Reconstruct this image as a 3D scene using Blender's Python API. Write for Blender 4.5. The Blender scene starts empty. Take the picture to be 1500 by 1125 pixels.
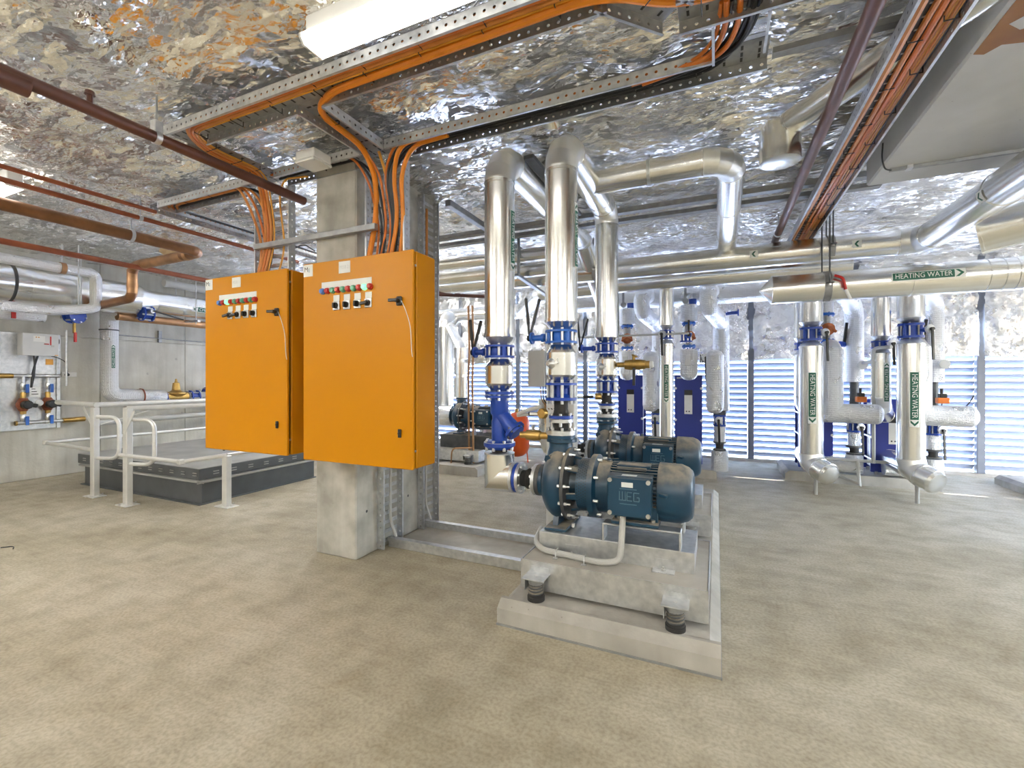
import bpy, math, random
import numpy as np
from mathutils import Vector, Matrix
random.seed(7); rng = np.random.default_rng(7)
SC = bpy.context.scene
COL = SC.collection
R = math.radians

# ------------------------------------------------------------------ camera, world, lights, exposure
cam_d = bpy.data.cameras.new('camera'); cam = bpy.data.objects.new('camera', cam_d); COL.objects.link(cam)
cam.location = (0, 0, 1.4); cam.rotation_euler = (R(90), 0, R(24.2))
cam_d.sensor_width = 36; cam_d.lens = 16.0; cam_d.shift_y = -0.005; cam_d.clip_start = 0.05
SC.camera = cam
w = bpy.data.worlds.new('sky'); SC.world = w; w.use_nodes = True
nt = w.node_tree; nt.nodes.clear()
sky = nt.nodes.new('ShaderNodeTexSky'); sky.sky_type = 'NISHITA'; sky.sun_disc = False
sky.sun_elevation = R(50); sky.sun_rotation = R(150); sky.air_density = 1.0; sky.dust_density = 2.5
bgn = nt.nodes.new('ShaderNodeBackground'); bgn.inputs['Strength'].default_value = 2.9
outn = nt.nodes.new('ShaderNodeOutputWorld')
nt.links.new(sky.outputs[0], bgn.inputs[0]); nt.links.new(bgn.outputs[0], outn.inputs[0])
LAMP = 2.6                                  # strength of the visible fluorescent battens
sun_d = bpy.data.lights.new('sun', 'SUN'); sun_d.energy = 9.0; sun_d.angle = R(1); sun_d.color = (1, 0.96, 0.9)
sun = bpy.data.objects.new('sun', sun_d); COL.objects.link(sun); sun.rotation_euler = (R(-38), R(14), 0)
SC.view_settings.view_transform = 'Standard'; SC.view_settings.look = 'None'
SC.view_settings.gamma = 1.0; SC.view_settings.use_curve_mapping = False
SC.view_settings.exposure = 1.18
SC.cycles.max_bounces = 10; SC.cycles.diffuse_bounces = 5; SC.cycles.glossy_bounces = 6
SC.cycles.caustics_reflective = True; SC.cycles.sample_clamp_indirect = 6.0

# ------------------------------------------------------------------ materials
def mat(name, c1, c2=None, scale=6.0, rough=0.5, metal=0.0, bump=0.0, bscale=60.0, stretch=(1, 1, 1), dust=0.0, rvar=0.0,
        detail=5.0, dustcol=(0.42, 0.36, 0.27, 1)):
    m = bpy.data.materials.new(name); m.use_nodes = True
    t = m.node_tree; b = t.nodes['Principled BSDF']
    b.inputs['Metallic'].default_value = metal; b.inputs['Roughness'].default_value = rough
    tc = t.nodes.new('ShaderNodeTexCoord'); mp = t.nodes.new('ShaderNodeMapping')
    mp.inputs['Scale'].default_value = stretch
    t.links.new(tc.outputs['Object'], mp.inputs[0])
    n = t.nodes.new('ShaderNodeTexNoise'); n.inputs['Scale'].default_value = scale; n.inputs['Detail'].default_value = detail
    t.links.new(mp.outputs[0], n.inputs['Vector'])
    r = t.nodes.new('ShaderNodeValToRGB')
    c2 = c2 or tuple(k * 0.86 for k in c1)
    r.color_ramp.elements[0].color = (*c2, 1); r.color_ramp.elements[1].color = (*c1, 1)
    r.color_ramp.elements[0].position = 0.3; r.color_ramp.elements[1].position = 0.68
    t.links.new(n.outputs['Fac'], r.inputs[0])
    col = r.outputs[0]
    if dust:
        g = t.nodes.new('ShaderNodeNewGeometry'); sx = t.nodes.new('ShaderNodeSeparateXYZ')
        t.links.new(g.outputs['Normal'], sx.inputs[0])
        n2 = t.nodes.new('ShaderNodeTexNoise'); n2.inputs['Scale'].default_value = 14; n2.inputs['Detail'].default_value = 6
        t.links.new(tc.outputs['Object'], n2.inputs['Vector'])
        mr = t.nodes.new('ShaderNodeMapRange'); mr.inputs[1].default_value = 0.25; mr.inputs[2].default_value = 0.95
        t.links.new(sx.outputs['Z'], mr.inputs[0])
        mu = t.nodes.new('ShaderNodeMath'); mu.operation = 'MULTIPLY'; t.links.new(mr.outputs[0], mu.inputs[0])
        mr2 = t.nodes.new('ShaderNodeMapRange'); mr2.inputs[1].default_value = 0.25; mr2.inputs[2].default_value = 0.62
        mr2.inputs[4].default_value = dust
        t.links.new(n2.outputs['Fac'], mr2.inputs[0]); t.links.new(mr2.outputs[0], mu.inputs[1])
        mx = t.nodes.new('ShaderNodeMix'); mx.data_type = 'RGBA'
        t.links.new(mu.outputs[0], mx.inputs['Factor']); t.links.new(col, mx.inputs[6]); mx.inputs[7].default_value = dustcol
        col = mx.outputs[2]
        mr3 = t.nodes.new('ShaderNodeMapRange'); mr3.inputs[3].default_value = rough; mr3.inputs[4].default_value = 0.9
        t.links.new(mu.outputs[0], mr3.inputs[0]); t.links.new(mr3.outputs[0], b.inputs['Roughness'])
        if metal:
            mr4 = t.nodes.new('ShaderNodeMapRange'); mr4.inputs[3].default_value = metal; mr4.inputs[4].default_value = 0
            t.links.new(mu.outputs[0], mr4.inputs[0]); t.links.new(mr4.outputs[0], b.inputs['Metallic'])
    elif rvar:
        mr3 = t.nodes.new('ShaderNodeMapRange'); mr3.inputs[3].default_value = rough - rvar; mr3.inputs[4].default_value = rough + rvar
        t.links.new(n.outputs['Fac'], mr3.inputs[0]); t.links.new(mr3.outputs[0], b.inputs['Roughness'])
    t.links.new(col, b.inputs['Base Color'])
    if bump:
        n3 = t.nodes.new('ShaderNodeTexNoise'); n3.inputs['Scale'].default_value = bscale; n3.inputs['Detail'].default_value = 4
        t.links.new(mp.outputs[0], n3.inputs['Vector'])
        bp = t.nodes.new('ShaderNodeBump'); bp.inputs['Strength'].default_value = bump; bp.inputs['Distance'].default_value = 0.01
        t.links.new(n3.outputs['Fac'], bp.inputs['Height']); t.links.new(bp.outputs[0], b.inputs['Normal'])
    return m

def glow(name, col, s):
    m = bpy.data.materials.new(name); m.use_nodes = True; b = m.node_tree.nodes['Principled BSDF']
    b.inputs['Base Color'].default_value = (*col, 1); b.inputs['Emission Color'].default_value = (*col, 1)
    b.inputs['Emission Strength'].default_value = s
    return m

def foil_mat(name, tint=(0.86, 0.86, 0.83), rough=0.2, scale=9.0, k=1.0, grid=0.0, stretch=(1, 2.6, 1)):
    """crumpled aluminium foil facing: flat facets of three sizes, each tilted its own way, with sharp creases between"""
    m = bpy.data.materials.new(name); m.use_nodes = True; t = m.node_tree; b = t.nodes['Principled BSDF']
    b.inputs['Metallic'].default_value = 1.0; b.inputs['Base Color'].default_value = (*tint, 1)
    N = t.nodes.new; L = t.links.new
    tc = N('ShaderNodeTexCoord')
    n0 = N('ShaderNodeTexNoise'); n0.inputs['Scale'].default_value = scale * 0.22; n0.inputs['Detail'].default_value = 4
    L(tc.outputs['Object'], n0.inputs['Vector'])
    wv = N('ShaderNodeVectorMath'); wv.operation = 'SCALE'; wv.inputs['Scale'].default_value = 1.6 / scale
    L(n0.outputs['Color'], wv.inputs[0])
    ad = N('ShaderNodeVectorMath'); ad.operation = 'ADD'; L(tc.outputs['Object'], ad.inputs[0]); L(wv.outputs[0], ad.inputs[1])
    total = None
    for i, (sc, amp, rot) in enumerate(((0.5, .36, .5), (1.0, .40, -.6), (2.2, .36, 1.2), (5.0, .17, .2))):
        mp = N('ShaderNodeMapping'); mp.inputs['Rotation'].default_value = (rot * .3, rot * .2, rot); mp.inputs['Scale'].default_value = stretch
        L(ad.outputs[0], mp.inputs[0])
        v = N('ShaderNodeTexVoronoi'); v.inputs['Scale'].default_value = scale * sc; v.distance = 'MANHATTAN' if i in (0, 2) else 'EUCLIDEAN'; L(mp.outputs[0], v.inputs['Vector'])
        d = N('ShaderNodeVectorMath'); d.operation = 'SUBTRACT'; L(mp.outputs[0], d.inputs[0]); L(v.outputs['Position'], d.inputs[1])
        c = N('ShaderNodeVectorMath'); c.operation = 'SUBTRACT'; L(v.outputs['Color'], c.inputs[0]); c.inputs[1].default_value = (.5, .5, .5)
        o = N('ShaderNodeVectorMath'); o.operation = 'DOT_PRODUCT'; L(d.outputs[0], o.inputs[0]); L(c.outputs[0], o.inputs[1])
        mu = N('ShaderNodeMath'); mu.operation = 'MULTIPLY'; mu.inputs[1].default_value = amp * k; L(o.outputs['Value'], mu.inputs[0])
        if total is None: total = mu.outputs[0]
        else:
            s_ = N('ShaderNodeMath'); s_.operation = 'ADD'; L(total, s_.inputs[0]); L(mu.outputs[0], s_.inputs[1]); total = s_.outputs[0]
    if grid:
        for dr in ('Z', 'X', 'Y'):
            w_ = N('ShaderNodeTexWave'); w_.inputs['Scale'].default_value = 24; w_.bands_direction = dr; w_.inputs['Distortion'].default_value = 0.8
            L(tc.outputs['Object'], w_.inputs['Vector'])
            a3 = N('ShaderNodeMath'); a3.operation = 'MULTIPLY_ADD'; a3.inputs[1].default_value = grid
            L(w_.outputs['Fac'], a3.inputs[0]); L(total, a3.inputs[2]); total = a3.outputs[0]
    bp = N('ShaderNodeBump'); bp.inputs['Strength'].default_value = 1.0; bp.inputs['Distance'].default_value = 1.0
    L(total, bp.inputs['Height']); L(bp.outputs[0], b.inputs['Normal'])
    mr = N('ShaderNodeMapRange'); mr.inputs[1].default_value = 0.3; mr.inputs[2].default_value = 0.7
    mr.inputs[3].default_value = rough * 0.7; mr.inputs[4].default_value = rough * 1.4
    L(n0.outputs['Fac'], mr.inputs[0]); L(mr.outputs[0], b.inputs['Roughness'])
    return m

def floor_mat():
    m = bpy.data.materials.new('trowelled concrete floor'); m.use_nodes = True; t = m.node_tree; b = t.nodes['Principled BSDF']
    tc = t.nodes.new('ShaderNodeTexCoord')
    def noise(s, d=6, st=(1, 1, 1), rot=0, dist=0.0):
        mp = t.nodes.new('ShaderNodeMapping'); mp.inputs['Scale'].default_value = st; mp.inputs['Rotation'].default_value = (0, 0, rot)
        t.links.new(tc.outputs['Object'], mp.inputs[0])
        n = t.nodes.new('ShaderNodeTexNoise'); n.inputs['Scale'].default_value = s; n.inputs['Detail'].default_value = d
        n.inputs['Distortion'].default_value = dist
        t.links.new(mp.outputs[0], n.inputs['Vector']); return n.outputs['Fac']
    def ramp(f, stops):
        r = t.nodes.new('ShaderNodeValToRGB')
        while len(r.color_ramp.elements) < len(stops): r.color_ramp.elements.new(0.5)
        for e, (p, c) in zip(r.color_ramp.elements, stops): e.position = p; e.color = (*c, 1)
        t.links.new(f, r.inputs[0]); return r.outputs[0]
    def mul(a, bb, f, mode='MULTIPLY'):
        mx = t.nodes.new('ShaderNodeMix'); mx.data_type = 'RGBA'; mx.blend_type = mode; mx.inputs['Factor'].default_value = f
        t.links.new(a, mx.inputs[6]); t.links.new(bb, mx.inputs[7]); return mx.outputs[2]
    base = ramp(noise(0.55, 5, dist=0.8), [(0.3, (0.415, 0.372, 0.272)), (0.5, (0.495, 0.45, 0.345)), (0.72, (0.57, 0.53, 0.43))])
    base = mul(base, ramp(noise(5, 8), [(0.28, (0.70, 0.68, 0.64)), (0.6, (1, 1, 1))]), 0.85)
    base = mul(base, ramp(noise(60, 6), [(0.32, (0.66, 0.64, 0.60)), (0.6, (1, 1, 1))]), 0.7)
    base = mul(base, ramp(noise(3, 5, (0.35, 5, 1), 0.5, 1.2), [(0.35, (0.86, 0.85, 0.83)), (0.6, (1, 1, 1))]), 0.6)
    base = mul(base, ramp(noise(1.3, 7, dist=2.5), [(0.62, (1, 1, 1)), (0.8, (0.72, 0.66, 0.56))]), 0.5)
    base = mul(base, ramp(noise(0.35, 7, (1, 2.2, 1), .4, dist=1.2), [(0.35, (0.90, 0.885, 0.86)), (0.65, (1.08, 1.09, 1.12))]), 0.9)
    t.links.new(base, b.inputs['Base Color'])
    mr = t.nodes.new('ShaderNodeMapRange'); mr.inputs[3].default_value = 0.5; mr.inputs[4].default_value = 0.85
    t.links.new(noise(2.2, 6), mr.inputs[0]); t.links.new(mr.outputs[0], b.inputs['Roughness'])
    bp = t.nodes.new('ShaderNodeBump'); bp.inputs['Strength'].default_value = 0.15; bp.inputs['Distance'].default_value = 0.01
    t.links.new(noise(40, 6), bp.inputs['Height']); t.links.new(bp.outputs[0], b.inputs['Normal'])
    return m

def concrete_mat(name, c_lo, c_hi, streak=0.4, scale=2.0, bump=0.25):
    m = bpy.data.materials.new(name); m.use_nodes = True; t = m.node_tree; b = t.nodes['Principled BSDF']
    tc = t.nodes.new('ShaderNodeTexCoord')
    def noise(s, d=6, st=(1, 1, 1), dist=0.0):
        mp = t.nodes.new('ShaderNodeMapping'); mp.inputs['Scale'].default_value = st
        t.links.new(tc.outputs['Object'], mp.inputs[0])
        n = t.nodes.new('ShaderNodeTexNoise'); n.inputs['Scale'].default_value = s; n.inputs['Detail'].default_value = d
        n.inputs['Distortion'].default_value = dist
        t.links.new(mp.outputs[0], n.inputs['Vector']); return n.outputs['Fac']
    r = t.nodes.new('ShaderNodeValToRGB'); r.color_ramp.elements[0].color = (*c_lo, 1); r.color_ramp.elements[1].color = (*c_hi, 1)
    r.color_ramp.elements[0].position = 0.32; r.color_ramp.elements[1].position = 0.66
    t.links.new(noise(scale, 8), r.inputs[0])
    r2 = t.nodes.new('ShaderNodeValToRGB'); r2.color_ramp.elements[0].color = (0.72, 0.70, 0.66, 1)
    r2.color_ramp.elements[0].position = 0.3; r2.color_ramp.elements[1].position = 0.6
    t.links.new(noise(9, 5, (1, 1, 0.09), 0.4), r2.inputs[0])
    mx = t.nodes.new('ShaderNodeMix'); mx.data_type = 'RGBA'; mx.blend_type = 'MULTIPLY'; mx.inputs['Factor'].default_value = streak
    t.links.new(r.outputs[0], mx.inputs[6]); t.links.new(r2.outputs[0], mx.inputs[7])
    v = t.nodes.new('ShaderNodeTexVoronoi'); v.inputs['Scale'].default_value = 13; t.links.new(tc.outputs['Object'], v.inputs['Vector'])
    r3 = t.nodes.new('ShaderNodeValToRGB'); r3.color_ramp.elements[0].color = (0.45, 0.42, 0.38, 1)
    r3.color_ramp.elements[0].position = 0.03; r3.color_ramp.elements[1].position = 0.07
    t.links.new(v.outputs['Distance'], r3.inputs[0])
    mx2 = t.nodes.new('ShaderNodeMix'); mx2.data_type = 'RGBA'; mx2.blend_type = 'MULTIPLY'; mx2.inputs['Factor'].default_value = 0.5
    t.links.new(mx.outputs[2], mx2.inputs[6]); t.links.new(r3.outputs[0], mx2.inputs[7])
    t.links.new(mx2.outputs[2], b.inputs['Base Color']); b.inputs['Roughness'].default_value = 0.85
    bp = t.nodes.new('ShaderNodeBump'); bp.inputs['Strength'].default_value = bump; bp.inputs['Distance'].default_value = 0.01
    t.links.new(noise(30, 7), bp.inputs['Height']); t.links.new(bp.outputs[0], b.inputs['Normal'])
    return m

FOIL = foil_mat('crumpled ceiling foil', (0.94, 0.93, 0.905), 0.17, 7.5, 0.92)
WFOIL = foil_mat('wall foil batts', (0.90, 0.90, 0.90), 0.26, 13.0, 0.8)
PFOIL = foil_mat('foil pipe wrap', (0.80, 0.80, 0.80), 0.33, 24.0, 0.45, grid=0.0026, stretch=(1, 1, 1))
FLOOR = floor_mat()
CONC = concrete_mat('grey wall concrete', (0.46, 0.45, 0.405), (0.65, 0.64, 0.585), 0.55)
CONCP = concrete_mat('pale plinth concrete', (0.33, 0.315, 0.28), (0.50, 0.48, 0.435), 0.4, 3.0)
CONCC = concrete_mat('column concrete', (0.35, 0.34, 0.305), (0.55, 0.54, 0.495), 0.5, 5.0)
SOFF = concrete_mat('grey painted soffit', (0.50, 0.51, 0.52), (0.60, 0.61, 0.62), 0.12, 1.2, 0.1)
JACK = mat('aluminium pipe jacket', (0.86, 0.86, 0.84), (0.78, 0.78, 0.75), 4, 0.25, 1.0, 0.0, 30, (1, 1, 0.25), rvar=0.04)
JACKE = mat('aluminium elbow sheet', (0.88, 0.88, 0.86), (0.80, 0.80, 0.78), 5, 0.40, 1.0, 0.0, 30)
GALV = mat('galvanised steel', (0.72, 0.73, 0.74), (0.52, 0.54, 0.56), 24, 0.42, 0.9, 0.03, 50, rvar=0.1)
GALVD = mat('dull galvanised steel', (0.40, 0.41, 0.42), (0.30, 0.31, 0.32), 18, 0.5, 0.7, 0.03, 50)
STEEL = mat('bright steel bolts', (0.75, 0.75, 0.74), (0.6, 0.6, 0.6), 20, 0.3, 1.0)
ALU = mat('satin aluminium rail', (0.83, 0.83, 0.81), (0.75, 0.75, 0.73), 8, 0.45, 0.6, rvar=0.06)
ORANGE = mat('orange cabinet paint', (0.58, 0.232, 0.0003), (0.56, 0.222, 0.0003), 1.2, 0.36, 0, 0.05, 220)
ORANGE.node_tree.nodes['Principled BSDF'].inputs['Specular IOR Level'].default_value = 0.22
BLUE = mat('blue valve enamel', (0.012, 0.062, 0.40), (0.010, 0.048, 0.32), 8, 0.35, 0, 0.04, 40)
BLUEB = mat('bright blue valve enamel', (0.012, 0.125, 0.53), (0.010, 0.095, 0.44), 8, 0.32, 0, 0.04, 40)
NAVY = mat('navy pump enamel', (0.008, 0.05, 0.098), (0.006, 0.036, 0.075), 6, 0.33, 0, 0.05, 60, dust=0.92)
NAVYC = mat('clean navy enamel', (0.008, 0.052, 0.105), (0.006, 0.042, 0.085), 6, 0.3, 0, 0.03, 60, dust=0.35)
DARKI = mat('dark cast iron', (0.10, 0.105, 0.11), (0.06, 0.065, 0.07), 12, 0.5, 0.3, 0.05, 60, dust=0.75)
HXB = mat('exchanger blue paint', (0.017, 0.036, 0.29), (0.014, 0.031, 0.255), 3, 0.4)
BRASS = mat('brass', (0.55, 0.36, 0.12), (0.40, 0.25, 0.07), 14, 0.35, 0.9, 0.04, 60)
BRONZE = mat('red bronze', (0.42, 0.15, 0.07), (0.30, 0.09, 0.04), 14, 0.4, 0.6, 0.04, 60)
COPPER = mat('tarnished copper', (0.50, 0.29, 0.15), (0.30, 0.165, 0.085), 7, 0.42, 0.7, 0.02, 40)
REDBR = mat('red brown pipe paint', (0.125, 0.045, 0.03), (0.085, 0.03, 0.02), 9, 0.42, 0.0, 0.03, 50)
REDLT = mat('red oxide pipe paint', (0.27, 0.075, 0.03), (0.20, 0.05, 0.02), 9, 0.4, 0.1, 0.03, 50)
BROWN = mat('tan brown pipe paint', (0.26, 0.12, 0.05), (0.17, 0.075, 0.03), 6, 0.35, 0.35, 0.03, 50)
CABO = mat('orange cable sheath', (0.80, 0.27, 0.015), (0.70, 0.22, 0.01), 10, 0.4)
CABR = mat('red orange cable sheath', (0.64, 0.19, 0.025), (0.52, 0.14, 0.018), 10, 0.42)
CABB = mat('brown orange cable sheath', (0.66, 0.27, 0.06), (0.52, 0.19, 0.04), 10, 0.42)
CABY = mat('amber cable sheath', (0.75, 0.36, 0.04), (0.62, 0.28, 0.03), 10, 0.4)
CABK = mat('black cable sheath', (0.018, 0.02, 0.024), (0.012, 0.013, 0.016), 10, 0.45)
BLACK = mat('black plastic', (0.018, 0.018, 0.018), (0.012, 0.012, 0.012), 10, 0.4)
RUBBER = mat('black rubber', (0.03, 0.028, 0.027), (0.02, 0.02, 0.02), 20, 0.7)
WHITE = mat('white plastic', (0.80, 0.80, 0.78), (0.74, 0.74, 0.72), 5, 0.4)
PVC = mat('grey pvc', (0.50, 0.50, 0.48), (0.44, 0.44, 0.42), 6, 0.4)
GREYB = mat('pale grey box enamel', (0.62, 0.63, 0.63), (0.56, 0.57, 0.57), 4, 0.45)
HATCH = mat('slate grey hatch paint', (0.115, 0.125, 0.135), (0.09, 0.098, 0.105), 5, 0.45, 0.2, 0.03, 60)
HATCHT = mat('dusty hatch lid', (0.44, 0.44, 0.42), (0.33, 0.33, 0.32), 3, 0.6, 0.1, 0.03, 60)
EDGE = mat('lighter blue grey enamel', (0.10, 0.20, 0.27), (0.07, 0.15, 0.21), 30, 0.4)  # lighter than the box, for the raised lettering and its bars
RED = mat('red plastic', (0.50, 0.02, 0.015), (0.42, 0.015, 0.012), 10, 0.35)
GREEN = mat('green lamp plastic', (0.10, 0.36, 0.22), (0.08, 0.30, 0.18), 10, 0.3)
BLUEL = mat('blue lamp plastic', (0.10, 0.24, 0.62), (0.08, 0.2, 0.55), 10, 0.3)
ORV = mat('orange vessel enamel', (0.75, 0.11, 0.015), (0.68, 0.09, 0.012), 4, 0.35)
LABG = mat('green pipe label', (0.012, 0.12, 0.075), (0.01, 0.10, 0.065), 10, 0.5)
LABW = mat('white pipe label', (0.82, 0.84, 0.82), (0.78, 0.8, 0.78), 10, 0.5)
POST = mat('blue grey louvre post', (0.17, 0.19, 0.23), (0.14, 0.155, 0.19), 6, 0.5, 0.2)
SLAT = mat('blue grey louvre slat', (0.30, 0.345, 0.46), (0.27, 0.315, 0.43), 5, 0.55, 0.1)
TAGO = mat('orange actuator', (0.75, 0.20, 0.03), (0.65, 0.16, 0.02), 8, 0.4)
DIFF = glow('lit batten diffuser', (1.0, 0.975, 0.92), LAMP)
FILLDIFF = glow('added fill batten diffuser', (1.0, 0.975, 0.92), 34.0)  # only for the added fill battens, far stronger than the visible ones
LITG = glow('lit green lamp', (0.25, 0.9, 0.45), 0.55)
GLASS = bpy.data.materials.new('sight glass'); GLASS.use_nodes = True
_g = GLASS.node_tree.nodes['Principled BSDF']; _g.inputs['Transmission Weight'].default_value = 0.9; _g.inputs['Roughness'].default_value = 0.05
_g.inputs['Base Color'].default_value = (0.9, 0.93, 0.92, 1)

# ------------------------------------------------------------------ mesh helpers
V = Vector
class MB:
    def __init__(s): s.v = []; s.f = []
    def add(s, vs, fs):
        o = len(s.v); s.v.extend([tuple(p) for p in vs]); s.f.extend([tuple(i + o for i in f) for f in fs]); return s
    def box(s, x0, x1, y0, y1, z0, z1, b=0.0, mtx=None):
        if x0 > x1: x0, x1 = x1, x0
        if y0 > y1: y0, y1 = y1, y0
        if z0 > z1: z0, z1 = z1, z0
        if b <= 0:
            vs = [(x, y, z) for x in (x0, x1) for y in (y0, y1) for z in (z0, z1)]
            fs = [(0, 1, 3, 2), (4, 6, 7, 5), (0, 4, 5, 1), (2, 3, 7, 6), (0, 2, 6, 4), (1, 5, 7, 3)]
        else:
            b = min(b, (x1 - x0) * .49, (y1 - y0) * .49, (z1 - z0) * .49)
            X, Y, Z = (x0, x1), (y0, y1), (z0, z1); sg = (1, -1); vs = []; ix = {}
            for i in (0, 1):
                for j in (0, 1):
                    for k in (0, 1):
                        bx, by, bz = X[i] + sg[i] * b, Y[j] + sg[j] * b, Z[k] + sg[k] * b
                        ix[i, j, k, 0] = len(vs); vs.append((X[i], by, bz))
                        ix[i, j, k, 1] = len(vs); vs.append((bx, Y[j], bz))
                        ix[i, j, k, 2] = len(vs); vs.append((bx, by, Z[k]))
            fs = []
            for i in (0, 1): fs.append([ix[i, 0, 0, 0], ix[i, 0, 1, 0], ix[i, 1, 1, 0], ix[i, 1, 0, 0]])
            for j in (0, 1): fs.append([ix[0, j, 0, 1], ix[1, j, 0, 1], ix[1, j, 1, 1], ix[0, j, 1, 1]])
            for k in (0, 1): fs.append([ix[0, 0, k, 2], ix[0, 1, k, 2], ix[1, 1, k, 2], ix[1, 0, k, 2]])
            for j in (0, 1):
                for k in (0, 1): fs.append([ix[0, j, k, 1], ix[1, j, k, 1], ix[1, j, k, 2], ix[0, j, k, 2]])
            for i in (0, 1):
                for k in (0, 1): fs.append([ix[i, 0, k, 0], ix[i, 1, k, 0], ix[i, 1, k, 2], ix[i, 0, k, 2]])
            for i in (0, 1):
                for j in (0, 1): fs.append([ix[i, j, 0, 0], ix[i, j, 1, 0], ix[i, j, 1, 1], ix[i, j, 0, 1]])
            for q in [(i, j, k) for i in (0, 1) for j in (0, 1) for k in (0, 1)]: fs.append([ix[(*q, 0)], ix[(*q, 1)], ix[(*q, 2)]])
            c = V(((x0 + x1) / 2, (y0 + y1) / 2, (z0 + z1) / 2)); out = []
            for f in fs:
                p = [V(vs[q]) for q in f]; n = (p[1] - p[0]).cross(p[2] - p[0]); m_ = sum(p, V()) / len(p)
                out.append(f if n.dot(m_ - c) > 0 else f[::-1])
            fs = out
        if mtx is not None: vs = [mtx @ V(p) for p in vs]
        return s.add(vs, fs)
    def bar(s, a, b_, w, h, up=(0, 0, 1), bev=0.0):
        """rectangular bar from a to b_, w across, h along up"""
        a, b_ = V(a), V(b_); d = b_ - a; L = d.length; d = d.normalized()
        up = V(up); sd = d.cross(up)
        if sd.length < 1e-5: up = V((1, 0, 0)); sd = d.cross(up)
        sd.normalize(); up = sd.cross(d).normalized()
        M_ = Matrix(((d.x, sd.x, up.x, a.x), (d.y, sd.y, up.y, a.y), (d.z, sd.z, up.z, a.z), (0, 0, 0, 1)))
        return s.box(0, L, -w / 2, w / 2, -h / 2, h / 2, bev, M_)
    def lathe(s, prof, org, ax=(0, 0, 1), seg=24, cap=(True, True)):
        """prof: list of (distance along axis, radius)"""
        ax = V(ax).normalized(); a = ax.orthogonal().normalized(); b = ax.cross(a); org = V(org); vs = []; fs = []
        for t, r in prof:
            for i in range(seg):
                q = 2 * math.pi * (i + .5) / seg; vs.append(org + ax * t + (a * math.cos(q) + b * math.sin(q)) * r)
        for k in range(len(prof) - 1):
            for i in range(seg):
                j = (i + 1) % seg; fs.append((k * seg + i, k * seg + j, (k + 1) * seg + j, (k + 1) * seg + i))
        if cap[0]: fs.append(tuple(range(seg))[::-1])
        if cap[1]: fs.append(tuple((len(prof) - 1) * seg + i for i in range(seg)))
        return s.add(vs, fs)
    def cyl(s, a, b, r, seg=16, r2=None):
        a, b = V(a), V(b); return s.lathe([(0, r), ((b - a).length, r if r2 is None else r2)], a, b - a, seg)
    def tube(s, pts, r, seg=8, cap=True):
        pts = [V(p) for p in pts]; n = len(pts); vs = []; fs = []
        d0 = (pts[1] - pts[0]).normalized(); u = d0.orthogonal().normalized()
        for i, p in enumerate(pts):
            if i == 0: t = d0
            elif i == n - 1: t = (pts[-1] - pts[-2]).normalized()
            else:
                t1 = (p - pts[i - 1]).normalized(); t2 = (pts[i + 1] - p).normalized(); t = (t1 + t2)
                t = t.normalized() if t.length > 1e-6 else t1
            u = (u - t * u.dot(t)).normalized(); w_ = t.cross(u)
            k = 1.0
            if 0 < i < n - 1: k = 1.0 / max(0.5, (pts[i] - pts[i - 1]).normalized().dot(t))
            bend = None
            if k > 1.001:
                bend = ((pts[i + 1] - p).normalized() - (p - pts[i - 1]).normalized()); bend = bend - t * bend.dot(t); bend.normalize()
            for q in range(seg):
                a = 2 * math.pi * q / seg; o = (u * math.cos(a) + w_ * math.sin(a)) * r
                if bend is not None: o = o + bend * (o.dot(bend) * (k - 1))
                vs.append(p + o)
        for k in range(n - 1):
            for i in range(seg):
                j = (i + 1) % seg; fs.append((k * seg + i, k * seg + j, (k + 1) * seg + j, (k + 1) * seg + i))
        if cap: fs.append(tuple(range(seg))[::-1]); fs.append(tuple((n - 1) * seg + i for i in range(seg)))
        return s.add(vs, fs)
    def prism(s, poly, org, u, v, depth):
        """poly (list of 2d) in plane org,u,v extruded along u x v by depth"""
        org, u, v = V(org), V(u).normalized(), V(v).normalized(); n = u.cross(v)
        k = len(poly); lo = [org + u * a + v * b for a, b in poly]; hi = [p + n * depth for p in lo]
        fs = [tuple(range(k))[::-1], tuple(range(k, 2 * k))] + [(i, (i + 1) % k, k + (i + 1) % k, k + i) for i in range(k)]
        return s.add(lo + hi, fs)
    def bolts(s, org, ax, R_, n, r=0.008, t=(-0.02, 0.02), ph=0.0):
        ax = V(ax).normalized(); a = ax.orthogonal().normalized(); b = ax.cross(a); org = V(org)
        for i in range(n):
            q = 2 * math.pi * (i + ph) / n; c = org + (a * math.cos(q) + b * math.sin(q)) * R_
            s.lathe([(t[0], r), (t[1], r)], c, ax, 6)
        return s
    def gores(s, seg):
        """give every gore of a tube its own rings, so the mitres stay crisp"""
        n = len(s.v) // seg; v, f = [], []
        for k in range(n - 1):
            o = len(v); v += s.v[k * seg:(k + 2) * seg]
            f += [(o + i, o + (i + 1) % seg, o + seg + (i + 1) % seg, o + seg + i) for i in range(seg)]
        s.v, s.f = v, f; return s
    def islands(s):
        par = list(range(len(s.v)))
        def find(i):
            while par[i] != i: par[i] = par[par[i]]; i = par[i]
            return i
        for f in s.f:
            r = find(f[0])
            for i in f[1:]: par[find(i)] = r
        out = {}
        for f in s.f: out.setdefault(find(f[0]), []).append(f)
        for fs in out.values():
            ids = sorted({i for f in fs for i in f}); mp = {a: b for b, a in enumerate(ids)}
            yield MB().add([s.v[i] for i in ids], [tuple(mp[i] for i in f) for f in fs])
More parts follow.
